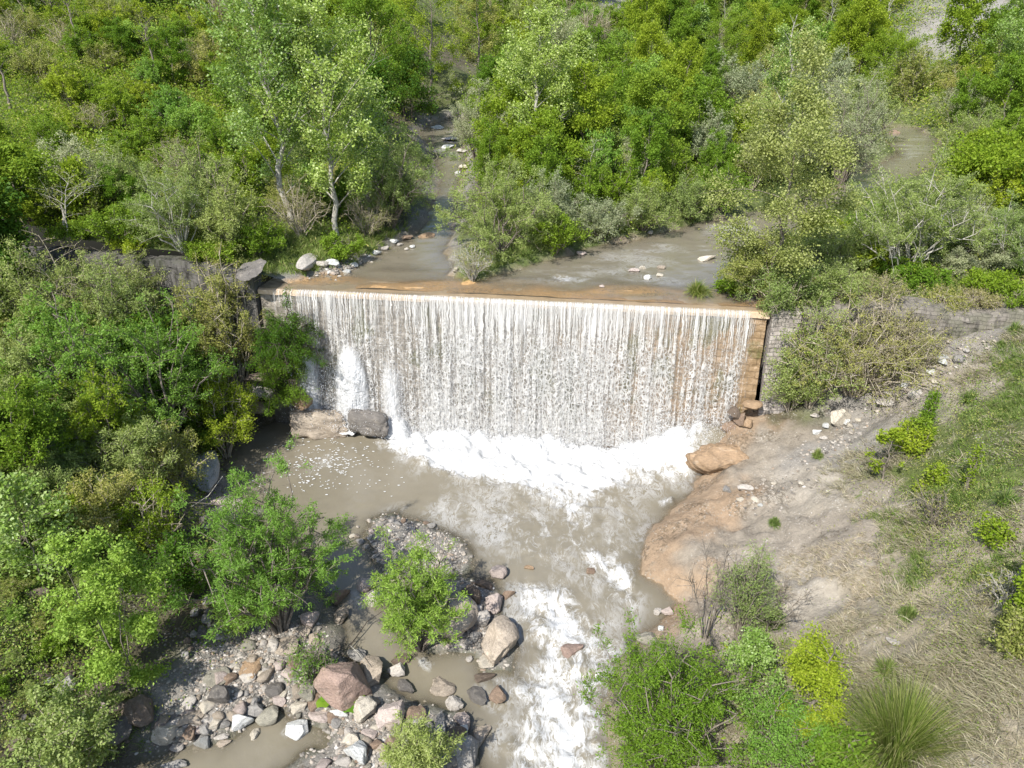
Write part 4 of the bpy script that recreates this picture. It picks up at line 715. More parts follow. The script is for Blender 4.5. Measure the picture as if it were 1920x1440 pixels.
SP = dict(   # species: builder settings
 poplar=dict(kind='poplar', leaf='poplar', bark='white', lsize=.12, aspect=.8, spread=.20, low=.12, gap=.9),
 poplar_olive=dict(kind='tree', leaf='sage', bark='grey', lsize=.095, aspect=.7, spread=.24, low=.02, gap=.7, droop=.1, trunkr=.09),
 willow=dict(kind='bush', leaf='willow', bark='grey', lsize=.12, aspect=.28, spread=.09, stems=16, low=.2),
 willow_white=dict(kind='bush', leaf='willow', bark='white', lsize=.11, aspect=.28, spread=.08, stems=18, low=.3),
 silver=dict(kind='bush', leaf='silver', bark='grey', lsize=.11, aspect=.34, spread=.10, stems=14, low=.2),
 silver_tree=dict(kind='tree', leaf='silver', bark='grey', lsize=.15, aspect=.4, spread=.22, stems=3, low=.15),
 green_tree=dict(kind='tree', leaf='green', bark='grey', lsize=.14, aspect=.65, spread=.18, low=.12),
 lime_tree=dict(kind='tree', leaf='lime', bark='grey', lsize=.15, aspect=.65, spread=.20, low=.12),
 dark_tree=dict(kind='tree', leaf='dark', bark='dark', lsize=.18, aspect=.65, spread=.26, stems=2, low=.08, gap=.1),
 green=dict(kind='bush', leaf='green', bark='grey', lsize=.10, aspect=.6, spread=.09, stems=14, low=.15),
 lime=dict(kind='bush', leaf='lime', bark='grey', lsize=.10, aspect=.6, spread=.08, stems=12, low=.15),
 olive=dict(kind='bush', leaf='olive', bark='straw', lsize=.085, aspect=.5, spread=.09, stems=14, low=.2),
 fresh=dict(kind='bush', leaf='fresh', bark='grey', lsize=.115, aspect=.24, spread=.07, stems=22, low=.2, gap=.3),
 fresh_broad=dict(kind='tree', leaf='fresh', bark='grey', lsize=.13, aspect=.6, spread=.12, stems=3, low=.06, trunkr=.035),
 hanging=dict(kind='bush', leaf='dark', bark='dark', lsize=.08, aspect=.4, spread=.10, stems=18, droop=.8, low=.1),
 bare=dict(kind='bush', leaf='olive', bark='straw', lsize=.06, aspect=.5, spread=.06, stems=18, low=.25),
 bare_tree=dict(kind='tree', leaf='olive', bark='white', lsize=.07, aspect=.5, spread=.10, stems=2, low=.25, trunkr=.07),
 dead_tree=dict(kind='bush', leaf='olive', bark='dark', lsize=.06, stems=7, low=.45, trunkr=.05),
 brown=dict(kind='bush', leaf='brownish', bark='straw', lsize=.06, aspect=.5, spread=.07, stems=22, low=.2),
 arching=dict(kind='bush', leaf='olive', bark='straw', lsize=.075, aspect=.4, spread=.08, stems=34, droop=.55, low=.2))
def place(spec, name, u, vb, vt, wpx, nleaf, label, cat, group=None, zoff=0., p=None, **kw):
    p = hit(u, vb) if p is None else p; m = depth(p) / FPX
    h = max(.3, height_to(p, vt)) if vt is not None else kw.pop('h'); w = wpx * m; i = kp[0]; kp[0] += 1
    a = dict(SP[spec]); a.update(kw); wood, fol = plant_mesh(h=h, w=w, seed=2000 + i, nleaf=nleaf, **a)
    o = empty(name, label, cat, (p[0], p[1], p[2] - .04 + zoff), 0, group)
    link('branches' if a['kind'] == 'bush' else 'trunk', wood, o)
    if fol: link('foliage' if a['kind'] == 'bush' else 'crown', fol, o)
    return o
tr_, sh_ = 'tree', 'shrub'
PL = [  # species, name, u, v of the foot, v of the top, width in the picture, leaves, label, category, extra
 ('poplar','poplar_tree',632,448,15,270,15000,"tall pale green poplar with white trunk above the weir's left end",tr_,{}),
 ('poplar','poplar_tree',548,430,-60,270,15000,"tall airy poplar with forked trunk left of the white trunked one",tr_,dict(lean=(-.07,0))),
 ('poplar','poplar_tree',690,400,150,120,5000,"young poplar just right of the white trunked one",tr_,{}),
 ('willow','willow_bush',730,428,240,170,13000,"grey green willow leaning over the small stream's left bank",sh_,dict(lean=(.2,0))),
 ('green','green_shrub',740,395,300,90,5000,"dark green shrub under the willow on the small stream",sh_,dict(leaf='dark')),
 ('brown','dry_shrub',565,445,335,130,3500,"brown twiggy dry shrub between the two tall poplars' feet",sh_,{}),
 ('brown','dry_shrub',690,445,360,110,2600,"brown bare shrub right of the white trunk's foot",sh_,{}),
 ('willow_white','willow_bush',345,478,320,190,12000,"pale willow with white stems above the left wing wall",sh_,{}),
 ('willow','willow_bush',440,480,330,130,8000,"soft green willow right of the pale stemmed one",sh_,{}),
 ('willow','willow_bush',385,420,260,150,8000,"blue green willow behind the pale stemmed one",sh_,{}),
 ('silver','silver_shrub',150,390,250,170,8000,"grey green feathery shrub on the slope at far left",sh_,{}),
 ('bare_tree','bare_tree',140,478,315,150,900,"bare white branched young tree on the left wing wall",tr_,{}),
 ('lime_tree','yellow_tree',165,420,305,60,2500,"slim yellow leaved sapling behind the bare white branched tree",tr_,{}),
 ('green','green_shrub',230,470,385,140,6000,"green shrub between the bare tree and the pale willow",sh_,{}),
 ('willow','willow_bush',250,400,285,130,7000,"dusty green willow up behind the left wing wall",sh_,{}),
 ('green','green_shrub',480,480,410,120,5000,"low green shrub at the foot of the forked poplar",sh_,{}),
 ('lime','lime_shrub',640,482,440,90,3500,"low yellow green shrub by the tilted bank of the small stream",sh_,dict(leaf='green')),
 ('dark_tree','dark_tree',15,600,330,190,12000,"dark shaded tree at the left edge below the wing wall",tr_,{}),
 ('green_tree','green_tree',60,470,280,130,8000,"leafy green tree at the left edge above the wing wall",tr_,{}),
 ('lime_tree','yellow_tree',810,215,-30,210,13000,"tall yellow green tree over the bend of the small stream",tr_,{}),
 ('green_tree','green_tree',710,235,-10,170,12000,"dense green tree left of the tall yellow green one",tr_,dict(gap=.1)),
 ('dark_tree','dark_tree',760,225,90,150,9000,"dark tree shading the bend of the small stream",tr_,{}),
 ('dark_tree','dark_tree',690,250,120,110,7000,"dark tree between the tall poplar and the stream bend",tr_,{}),
 ('green_tree','green_tree',900,170,-40,110,8000,"olive green tree at the top behind the stream bend",tr_,dict(leaf='olive')),
 ('poplar','poplar_tree',1005,345,10,180,13000,"tall slim poplar with white trunk on the island",tr_,{}),
 ('silver','silver_tree',895,300,160,110,9000,"silver leaved willow on the small stream's right bank",tr_,dict(stems=10)),
 ('silver_tree','silver_tree',1050,190,22,150,12000,"round silver grey tree up behind the island",tr_,{}),
 ('lime_tree','yellow_tree',960,330,150,130,9000,"yellow green tree left of the island's slim poplar",tr_,{}),
 ('green_tree','green_tree',1215,345,140,140,13000,"bright green tree in the middle of the island",tr_,dict(gap=.2)),
 ('green_tree','green_tree',1300,315,150,105,9000,"bright green tree at the right of the island",tr_,dict(gap=.2)),
 ('lime_tree','yellow_tree',1090,340,130,130,10000,"pale yellow green tree in the middle of the island",tr_,{}),
 ('green_tree','green_tree',1030,385,210,120,9000,"leafy green tree low behind the island's front willow",tr_,dict(leaf='lime')),
 ('bare_tree','bare_tree',1092,385,255,95,700,"bare white stemmed tree in the island's undergrowth",tr_,{}),
 ('bare_tree','bare_tree',1182,375,285,70,500,"smaller bare white stemmed tree right of the other",tr_,{}),
 ('willow','willow_bush',935,478,315,240,16000,"broad willow at the island's front tip",sh_,{}),
 ('green','green_shrub',1040,478,395,100,5500,"green shrub right of the broad willow at the island tip",sh_,{}),
 ('brown','grey_shrub',885,525,455,100,1500,"grey leafless shrub at the very tip of the island",sh_,dict(bark='white')),
 ('willow','willow_bush',1030,440,330,130,8000,"grey green willow behind the broad one on the island",sh_,dict(leaf='silver')),
 ('silver','silver_shrub',1125,450,370,130,7000,"dull grey green shrub on the island's water edge",sh_,{}),
 ('silver','silver_shrub',1205,432,350,130,7000,"grey green shrub along the wide channel's far bank",sh_,dict(leaf='willow')),
 ('willow','willow_bush',1290,412,335,120,7000,"willow at the right end of the island's water edge",sh_,{}),
 ('green','green_shrub',1345,400,300,110,6000,"green shrub where the wide channel comes out",sh_,{}),
 ('poplar_olive','poplar_tree',1440,566,70,205,24000,"olive gold poplar standing by the weir's right end",tr_,{}),
 ('olive','olive_shrub',1430,560,440,190,11000,"olive shrub spreading at the foot of the olive gold poplar",sh_,{}),
 ('poplar','poplar_tree',1455,300,20,110,7000,"pale poplar far behind the olive gold one",tr_,{}),
 ('silver','silver_tree',1575,345,140,210,16000,"wide grey green willow tree before the right stream",tr_,dict(stems=18)),
 ('silver','silver_tree',1475,335,190,150,10000,"grey willow left of the wide grey green willow tree",tr_,dict(stems=16)),
 ('willow_white','willow_bush',1690,515,305,290,22000,"big pale willow with many white stems behind the right wall",sh_,{}),
 ('willow_white','willow_bush',1880,515,360,180,11000,"pale white stemmed willow at the right edge",sh_,{}),
 ('bare','dry_shrub',1800,490,370,110,1500,"thin grey leafless shrub between the two pale willows",sh_,dict(bark='white')),
 ('willow','willow_bush',1560,520,420,140,8000,"low grey green willow left of the big pale one",sh_,{}),
 ('lime_tree','yellow_tree',1840,400,260,170,11000,"yellow green bushy tree on the right bank",tr_,dict(stems=3)),
 ('green_tree','green_tree',1890,225,-30,170,13000,"tall green poplar like tree at the top right",tr_,dict(kind='poplar',leaf='poplar')),
 ('silver','silver_shrub',1790,232,150,110,7000,"grey shrub at the bend of the right stream",sh_,{}),
 ('silver','silver_shrub',1800,300,215,90,6000,"dark grey green bush leaning to the right stream",sh_,dict(leaf='willow')),
 ('lime_tree','yellow_tree',1660,195,75,150,9000,"bright yellow green tree behind the right stream's bend",tr_,{}),
 ('green_tree','green_tree',1340,170,40,110,7000,"rounded green tree high on the far slope above the island",tr_,{}),
 ('lime_tree','yellow_tree',1420,150,10,120,7000,"yellow green tree high on the far slope behind the poplar",tr_,{}),
 ('willow','willow_bush',1830,300,200,130,7000,"soft green willow beside the yellow green bushy tree",sh_,{}),
 # below the weir, left side
 ('olive','olive_shrub',420,720,485,200,15000,"olive brown bush in front of the left wing wall",sh_,dict(stems=18)),
 ('hanging','hanging_shrub',542,675,535,165,15000,"dark green creeper hanging over the weir's left end",sh_,dict(droop=1.)),
 ('hanging','hanging_shrub',535,745,610,140,11000,"dark hanging shrub lower on the weir's left end",sh_,dict(leaf='green')),
 ('bare_tree','bare_tree',165,640,440,210,700,"bare grey tree leaning in front of the left wing wall",tr_,dict(bark='straw')),
 ('willow','willow_bush',240,690,480,170,9000,"grey green willow below the left wing wall",sh_,{}),
 ('willow','willow_bush',320,830,565,250,17000,"broad blue green bush on the left bank of the pool",sh_,dict(leaf='fresh',lsize=.10,aspect=.4)),
 ('fresh','fresh_shrub',170,790,560,180,11000,"light green leafy bush left of the broad blue green one",sh_,dict(aspect=.5,lsize=.11)),
 ('fresh','fresh_shrub',215,870,690,150,9000,"yellow green bush in front of the light green leafy one",sh_,dict(leaf='lime',aspect=.5,lsize=.10)),
 ('silver','silver_shrub',60,760,620,160,8000,"dull blue green bush at the left edge",sh_,dict(leaf='willow')),
 ('green','green_shrub',70,900,700,170,10000,"bright green bush at the left edge",sh_,{}),
 ('green','green_shrub',10,900,740,110,6000,"green bush cut by the left edge",sh_,{}),
 ('olive','olive_shrub',425,855,690,170,11000,"olive green bush overhanging the pool's left corner",sh_,dict(leaf='lime',gap=.6,low=.3)),
 ('olive','olive_shrub',335,925,790,130,6000,"twiggy olive bush over the pale slab at the pool",sh_,dict(gap=.8,leaf='olive')),
 ('willow','willow_bush',265,930,790,170,9000,"dusky green bush below the broad blue green one",sh_,{}),
 ('dark_tree','dark_tree',300,760,600,170,8000,"dark foliage in the hollow below the left wing wall",tr_,dict(kind='bush',stems=14)),
 ('olive','olive_shrub',300,1040,900,160,4500,"sparse yellow leaved bush with bare branches above the rocks",sh_,dict(leaf='lime',gap=1.0)),
 ('olive','olive_shrub',210,1010,880,150,7000,"dull olive bush left of the sparse yellow leaved one",sh_,{}),
 ('fresh_broad','sapling',85,1100,900,150,2600,"thin pale sapling with see through leaves at lower left",tr_,dict(stems=1,leaf='poplar')),
 ('willow','willow_bush',30,1040,930,140,7000,"grey green bush at the left edge under the bright green one",sh_,{}),
 ('lime','lime_shrub',150,990,930,130,5000,"low yellow bush on the left bank",sh_,{}),
 ('fresh','fresh_willow',525,1180,885,290,26000,"large feathery green willow on the near bank of the pool",sh_,dict(stems=30)),
 ('fresh_broad','broadleaf_tree',258,1300,990,190,15000,"bright broadleaf young tree standing among dark rocks",tr_,dict(gap=.5,kind='tree',lsize=.09)),
 ('fresh','fresh_willow',790,1215,1025,190,13000,"feathery green willow bush on the gravel bar",sh_,dict(stems=22)),
 ('fresh','fresh_willow',785,1470,1365,130,6500,"small grey green feathery bush at the bottom edge",sh_,dict(leaf='willow',stems=18)),
 ('olive','olive_shrub',160,1480,1310,200,8000,"round leaved bush in the bottom left corner",sh_,dict(leaf='willow',aspect=.7)),
 ('fresh','leafy_branch',590,1275,1200,120,1100,"low sparse leafy branch over the rocks",sh_,dict(leaf='fresh',gap=1.)),
 ('fresh','fresh_shrub',450,1190,1110,90,2800,"small leafy shrub at the left foot of the large willow",sh_,{}),
 ('green','green_shrub',350,1130,1010,110,3500,"shaded green shrub between the two leafy bushes",sh_,dict(leaf='dark')),
 ('willow','willow_bush',215,640,455,190,9000,"tall grey green willow hiding the left wing wall",sh_,{}),
 ('olive','olive_shrub',440,690,478,130,9000,"brownish leaved bush against the weir's left corner",sh_,dict(stems=20,leaf='olive')),
 ('fresh','fresh_shrub',350,690,555,130,7000,"leafy bush under the dark streaked wing wall",sh_,dict(aspect=.5,lsize=.09)),
 ('silver','silver_shrub',80,640,470,170,8000,"dull willow in front of the dark tree at the left edge",sh_,dict(leaf='willow')),
 ('hanging','hanging_shrub',395,640,490,120,7000,"dark creeper hanging over the left wing wall",sh_,dict(leaf='green')),
 ('olive','olive_shrub',265,640,478,150,8000,"olive bush leaning on the left wing wall",sh_,dict(leaf='sage')),
 # below the weir, right side
 ('arching','arching_shrub',1600,735,545,330,15000,"arching twiggy bush hanging over the right wall",sh_,dict(droop=.15,stems=44)),
 ('olive','olive_shrub',1530,700,560,170,8000,"grey green twiggy bush right of the block pillar",sh_,dict(leaf='willow',stems=24,bark='straw')),
 ('arching','arching_shrub',1680,700,580,170,5000,"straw coloured twiggy bush at the right end of the arching ones",sh_,dict(droop=.2,leaf='brownish')),
 ('olive','olive_shrub',1462,590,500,165,9000,"olive bush draping over the top of the block pillar",sh_,dict(leaf='willow')),
 ('willow','willow_bush',1560,566,500,150,5500,"low willow growing on top of the right wall",sh_,{}),
 ('arching','arching_shrub',1765,574,540,110,2600,"low dry bush on the middle of the right wall's top",sh_,dict(leaf='olive',droop=.4)),
 ('arching','arching_shrub',1830,572,545,90,2000,"small dry bush on the right wall near its end",sh_,dict(leaf='brownish',droop=.4)),
 ('olive','olive_shrub',1895,572,535,100,3000,"green bush at the very end of the right wall's top",sh_,dict(leaf='green')),
 ('brown','dry_shrub',1640,570,515,140,2200,"brown dry bush on top of the right wall",sh_,{}),
 ('olive','olive_shrub',1480,765,650,130,7000,"grey green bush at the foot of the block pillar",sh_,dict(leaf='willow')),
 ('arching','arching_shrub',1660,640,540,170,4500,"dry arching bush on top of the right wall",sh_,dict(leaf='brownish')),
 ('lime','lime_shrub',1500,650,590,26,500,"small yellow green tuft growing on the block pillar",sh_,{}),
 ('green','green_shrub',1230,1470,1195,290,26000,"large bright green bush at the bottom edge by the rapids",sh_,dict(stems=30,aspect=.32,lsize=.085)),
 ('lime_tree','yellow_tree',1500,1385,1165,165,8000,"yellow green young tree at the bottom right",tr_,dict(lsize=.065,spread=.13,gap=1.1,stems=2)),
 ('lime_tree','yellow_tree',1392,1345,1190,95,4200,"smaller yellow green tree left of the other",tr_,dict(lsize=.075,spread=.11,gap=.8,leaf='poplar')),
 ('green','green_shrub',1450,1440,1310,180,7000,"blue green low shrub under the yellow green young tree",sh_,dict(leaf='fresh',lsize=.06)),
 ('green','green_shrub',1560,1480,1385,150,5000,"low yellow green shrub at the bottom edge beside the grass tuft",sh_,{}),
 ('silver','silver_shrub',1385,1200,1030,125,5200,"grey green shrub on the edge of the clay slope",sh_,dict(stems=20,leaf='willow',lsize=.07)),
 ('dead_tree','dead_tree',1322,1200,985,120,0,"leafless dark stemmed tree before the orange shore",tr_,dict(trunkr=.03,bark='grey',stems=5)),
 ('dead_tree','dead_tree',1440,1185,1080,150,0,"low dark leafless bush on the clay right of the grey green shrub",sh_,dict(lean=(.3,0),trunkr=.025,bark='grey',stems=5)),
 ('lime_tree','sapling',1652,905,808,58,700,"small bright yellow sapling alone on the bare slope",tr_,dict(lsize=.10,spread=.06,gap=.6)),
 ('column','sapling',1808,925,830,26,600,"thin column shaped yellow green sapling on the right slope",tr_,dict(lsize=.08)) if False else ('lime','sapling',1808,925,830,28,700,"thin column shaped yellow green sapling on the right slope",tr_,dict(kind='column',lsize=.08,spread=.05,low=.05)),
 ('lime','sapling',1734,802,735,30,900,"ivy green column sapling at the top of the sapling row",tr_,dict(kind='column',leaf='green',lsize=.08,spread=.06,low=.02)),
 ('lime','lime_shrub',1718,830,780,50,1500,"green shrub in the middle of the sapling row",sh_,dict(leaf='green')),
 ('lime','lime_shrub',1700,855,800,70,2200,"yellow green shrub at the lower end of the sapling row",sh_,{}),
 ('lime','lime_shrub',1752,912,872,38,900,"round yellow shrub below the sapling row",sh_,{}),
 ('lime','lime_shrub',1730,925,905,26,300,"tiny yellow shrub at the lower left of the round yellow one",sh_,{}),
 ('lime','lime_shrub',1925,1180,1010,90,3500,"yellow green bush cut by the right edge",sh_,dict(leaf='lime')),
 ('olive','green_shrub',1890,1230,1150,100,3000,"green bush under the yellow green one at the right edge",sh_,{}),
 ('lime','lime_shrub',1860,1015,975,80,900,"yellow flowering shrub on the right slope",sh_,{}),
 ('bare','dry_shrub',1750,990,920,120,300,"grey dry twiggy bush on the right slope",sh_,dict(bark='grey')),
 ('bare','dry_shrub',1880,1140,1060,90,200,"pale dry branches on the slope near the right edge",sh_,dict(bark='white')),
 ('green','green_shrub',1370,552,520,70,2200,"low green shrub on the little grassy islet at the crest",sh_,{}),
 ('lime','lime_shrub',1720,540,500,120,3500,"low yellow green shrub behind the right wall",sh_,dict(leaf='green')),
 ('lime','lime_shrub',1850,550,510,120,3500,"low yellow green shrub at the right end of the wall",sh_,{}),
 ('green','green_shrub',150,482,436,120,4000,"low green shrub behind the left wing wall's far end",sh_,{}),
 ('lime','lime_shrub',255,488,450,110,3500,"low bright shrub hanging onto the left wing wall",sh_,dict(droop=.3)),
 ('green','green_shrub',395,497,452,120,4000,"low green shrub behind the left wing wall's near end",sh_,dict(droop=.3)),
]
for q in PL:
    sp, nm, u, vb, vt, w, nl, lab, cat, ex = q
    place(sp, nm, u, vb, vt, w, int(nl * 1.7), lab, cat, **ex)

# ------------------------------------------------------------------ shrubs and trees that fill the slopes
def proto(spec, n=3, hw=(3., 3.2), nleaf=5200, **kw):
    out = []
    for i in range(n):
        a = dict(SP[spec]); a.update(kw); a['lsize'] = kw.get('lsize', a['lsize'] * 1.15); out.append(plant_mesh(h=hw[0], w=hw[1], seed=5000 + len(spec) * 31 + i * 7 + int(nleaf) % 13, nleaf=int(nleaf * 1.6), twig=False, **a) + (hw, a['kind'] == 'bush'))
    return out
PR = dict(lime=proto('lime'), green=proto('green'), olive=proto('olive'), willow=proto('willow', nleaf=6500), silver=proto('silver', nleaf=6000), brown=proto('brown', 2, nleaf=2600), fresh=proto('fresh', 2, nleaf=6500, aspect=.5), dark=proto('green', 2, leaf='dark', gap=.1),
          limetree=proto('lime_tree', 3, (7, 4.2), 8500, lsize=.16), greentree=proto('green_tree', 3, (7, 4.4), 8500, lsize=.16), palepoplar=proto('poplar', 2, (9, 3.4), 8000, lsize=.16), baretree=proto('bare_tree', 2, (6, 3), 500), red=proto('brown', 1, nleaf=1500, leaf='brownish'))
DESC = dict(lime='yellow green shrub', green='mid green shrub', olive='olive brown shrub', willow='grey green willow shrub', silver='silvery grey shrub', brown='dry brownish shrub', fresh='fresh light green shrub', dark='dark green shrub', limetree='yellow green tree', greentree='mid green tree', palepoplar='pale poplar', baretree='bare pale stemmed tree', red='reddish brown dry shrub')
ORD = 'first second third fourth fifth sixth seventh eighth ninth tenth eleventh twelfth thirteenth fourteenth fifteenth sixteenth seventeenth eighteenth nineteenth twentieth'.split()
def ordn(i): return ORD[i] if i < 20 else ('twenty ' + ORD[i - 20] if i < 29 else ('thirty ' + ORD[max(0, i - 30)] if i > 29 else 'thirtieth'))
ZONES = [  # place, polygon in the picture, rows (v of the feet), spacing, width range, height / width, mix, group
 ('the left hillside', [(-20,10),(430,10),(470,250),(420,430),(-20,430)], [25,62,98,135,172,210,250,292,335,378,418], 50, (62, 100), (.62, .95), 'lime lime green green fresh lime olive greentree lime green fresh brown', 'shrubs on the left hillside'),
 ('the slope behind the poplars', [(430,10),(780,10),(740,180),(700,330),(660,420),(450,420)], [25,65,110,155,205,255,310,365,410], 52, (60, 95), (.7, 1.1), 'green lime willow greentree green olive limetree', 'shrubs behind the two poplars'),
 ('the far slope', [(880,-10),(1760,-10),(1640,190),(1340,190),(1010,150),(900,130)], [8,35,62,92,122,155,188], 44, (55, 85), (.75, 1.3), 'greentree limetree green lime olive greentree fresh willow palepoplar red baretree', 'woodland on the far slope'),
 ('the island', [(890,200),(1010,160),(1340,195),(1400,330),(1300,395),(1100,425),(960,420),(895,360)], [185,220,258,295,332,370,408], 56, (70, 110), (.8, 1.25), 'green greentree limetree willow green lime silver palepoplar fresh', 'trees and shrubs on the island'),
 ('the tongue between the streams', [(1340,195),(1640,200),(1640,250),(1560,330),(1420,380),(1360,330)], [205,240,275,312,350,378], 58, (75, 115), (.7, 1.1), 'silver willow silver willow olive green brown', 'willows between the two streams'),
 ('the right bank', [(1745,60),(1940,20),(1940,430),(1800,430),(1800,300),(1770,240),(1690,190),(1700,110)], [70,110,150,192,235,280,325,370,415,450], 58, (70, 115), (.7, 1.15), 'lime green limetree willow silver lime greentree olive', 'shrubs on the right bank'),
 ('the bank behind the wall', [(1470,440),(1940,430),(1940,540),(1470,530)], [455,490,525], 62, (75, 110), (.5, .8), 'willow silver olive lime green', 'low shrubs behind the right wall'),
 ('the lower left bank', [(-20,600),(150,600),(330,650),(420,780),(350,900),(150,930),(-20,980)], [620,665,715,770,830,885,940], 86, (90, 140), (.6, .95), 'fresh willow green dark fresh olive willow', 'shrubs on the left bank'),
 ('the lower left scrub', [(-20,980),(160,930),(330,940),(330,1010),(200,1060),(180,1200),(130,1300),(-20,1440)], [960,1000,1050,1110,1170,1240,1310,1390], 66, (34, 74), (.45, .8), 'olive willow green olive fresh', 'scrub at the lower left'),
]
for zi, (zone, poly, rows, sp_, (w0, w1), (a0, a1), mix, grp) in enumerate(ZONES):
    r = np.random.default_rng(700 + zi); mix = mix.split(); us = [p_[0] for p_ in poly]
    for ri, v in enumerate(rows):
        row = []
        u = min(us) + r.random() * sp_
        while u < max(us):
            uu, vv = u + r.normal(0, sp_ * .16), v + r.normal(0, 7); u += sp_ * r.uniform(.8, 1.25)
            if not img_in(uu, vv, poly): continue
            if zi in (2, 5) and ((1680 < uu < 1890 and vv < 140) or (1100 < uu < 1190 and vv < 60)): continue
            if zi == 0 and vn(np.array([uu / 75.]), np.array([vv / 45.]), 77)[0] > .34: continue
            if (zi in (2, 4, 5) and 1635 < uu < 1790 and 215 < vv < 330) or (zi in (4, 5, 6) and 1540 < uu < 1640 and 345 < vv < 440): continue
            p = hit(uu, vv)
            s_, n_ = sn(p[0], p[1])
            if (n_ > 0 and sdist(p[:1], p[1:2], RU)[0] < .6) or (n_ < 0 and sdist(p[:1], p[1:2], MAINW)[0] < .4): continue
            row.append((uu, p))
        kinds = [mix[int(r.integers(len(mix)))] for _ in row]
        for qi, ((uu, p), kd) in enumerate(zip(sorted(row, key=lambda q: q[0]), kinds)):
            wood, fol, (ph, pw), bush = PR[kd][int(r.integers(len(PR[kd])))]
            m = depth(p) / FPX; w = r.uniform(w0, w1) * m; h = w * r.uniform(a0, a1)
            if not bush: h = h * 1.45; w = w * .8
            nm = {'greentree': 'green_tree', 'limetree': 'yellow_tree', 'palepoplar': 'poplar_tree', 'baretree': 'bare_tree', 'red': 'dry_shrub', 'brown': 'dry_shrub', 'fresh': 'fresh_shrub', 'willow': 'willow_bush'}.get(kd, kd + '_shrub')
            o = empty(nm, f"{DESC[kd]} on {zone}, row {ORD[ri]}, {ordn(qi)} from left", 'tree' if not bush or 'poplar' in kd else 'shrub', (p[0], p[1], p[2] - .05), r.uniform(0, 6.28), grp)
            o.scale = (w / pw, w / pw * r.uniform(.9, 1.1), h / ph)
            link('branches' if bush else 'trunk', wood, o); link('foliage' if bush else 'crown', fol, o) if fol else None
for u, vb, vt, lab in [(155, 118, -60, 'thin dark leaning trunk high on the left hillside'), (20, 205, 60, 'thin dark trunk at the left edge of the hillside'), (297, 172, 10, 'slim dark trunk with few leaves in the middle of the left hillside'), (408, 50, -60, 'thin pale trunk at the top left of the forked poplar'), (110, 62, -20, 'short thin pale trunk on the upper left hillside')]:
    place('bare_tree', 'bare_tree', u, vb, vt, 60, 500, lab, 'tree', 'thin trunks on the left hillside', bark='grey', leaf='lime', kind='poplar', stems=1, low=.45, lsize=.12, trunkr=.12)

# ------------------------------------------------------------------ grass and undergrowth
def mixmat(name, cols, trans=.3): return leaf_mat(name, cols, trans, .6)
def blades(name, P, hgt, width, lean_, mat, label, seed=0, updir=.8, bend=.35, clump=14):
    """grass blades of two segments each, in small clumps that lean one way, round the points P"""
    r = np.random.default_rng(seed); n0 = max(1, len(P) // clump); ca = r.uniform(0, 6.28, n0); a = np.repeat(ca, clump) + r.normal(0, .55, n0 * clump)
    hs = np.repeat(r.uniform(.5, 1.35, n0), clump); P = np.repeat(P[r.permutation(len(P))[:n0]], clump, 0); m = len(P); P = P + np.concatenate([r.normal(0, .07, (m, 2)), np.zeros((m, 1))], 1); P[:, 2] = H(P[:, 0], P[:, 1]) - .01
    d = np.stack([np.cos(a), np.sin(a), np.zeros(m)], -1) * r.uniform(.3, 1., (m, 1)) * lean_ + np.array([0, 0, updir])
    d = unit(d); L = (hgt * hs * r.uniform(.6, 1.3, m))[:, None]; sd = unit(np.cross(d, r.normal(size=(m, 3)))) * width * r.uniform(.6, 1.3, (m, 1)); h2 = unit(d * np.array([1, 1, .25]) + 1e-6)
    p1 = P + d * L * .55; p2 = p1 + unit(d * (1 - bend) + h2 * bend) * L * .45 - np.array([0, 0, 1]) * L * bend * .2
    V = np.stack([P - sd, P + sd, p1 + sd * .7, p1 - sd * .7, p2], 1).reshape(-1, 3); b = np.arange(m)[:, None] * 5
    F = np.vstack([b + np.array([[0, 1, 2]]), b + np.array([[0, 2, 3]]), b + np.array([[3, 2, 4]])])
    return make_mesh(name, V, F, mat, False)
def cover_points(poly, cnt, seed, spread, dens=None, coarse=700):
    r = np.random.default_rng(seed); P = np.array(poly, float); us, vs = r.uniform(P[:, 0].min(), P[:, 0].max(), coarse * 3), r.uniform(P[:, 1].min(), P[:, 1].max(), coarse * 3)
    ok = sdist(us, vs, poly) < 0; us, vs = us[ok][:coarse], vs[ok][:coarse]
    hp = np.array([hit(u, v) for u, v in zip(us, vs)]); c = hp[r.integers(0, len(hp), cnt)]; sc = spread * np.array([depth(q) for q in hp]).mean() / 30
    c[:, :2] += r.normal(0, sc, (cnt, 2)); s_, n_ = sn(c[:, 0], c[:, 1])
    ok = np.where(n_ > 0, (sdist(c[:, 0], c[:, 1], RU) > .15) & (n_ > .8), (np.minimum(sdist(c[:, 0], c[:, 1], MAINW), sdist(c[:, 0], c[:, 1], POOL2)) > .15) & (n_ < -.45))
    for q in SCREE: ok &= (n_ < 0) | ((c[:, 0] - q[0]) ** 2 + (c[:, 1] - q[1]) ** 2 > 5.5 ** 2)
    if dens is not None: ok &= r.random(cnt) < dens(c[:, 0], c[:, 1])
    c = c[ok]; c[:, 2] = H(c[:, 0], c[:, 1]) - .01; return c
STRAWM = mixmat('dry_grass', [(.20, .165, .11), (.34, .29, .20), (.50, .44, .33), (.21, .21, .10)], .25)
GRASSM = mixmat('green_grass', [(.08, .13, .025), (.14, .21, .045), (.21, .28, .08), (.29, .28, .12)], .3)
SLOPE = [(1560,870),(1700,830),(1800,700),(1940,600),(1940,1460),(1330,1460),(1380,1300),(1480,1180),(1640,1180),(1680,1060),(1600,940)]
BARE = [(1450,960),(1640,940),(1700,1080),(1640,1200),(1480,1180),(1380,1080)]
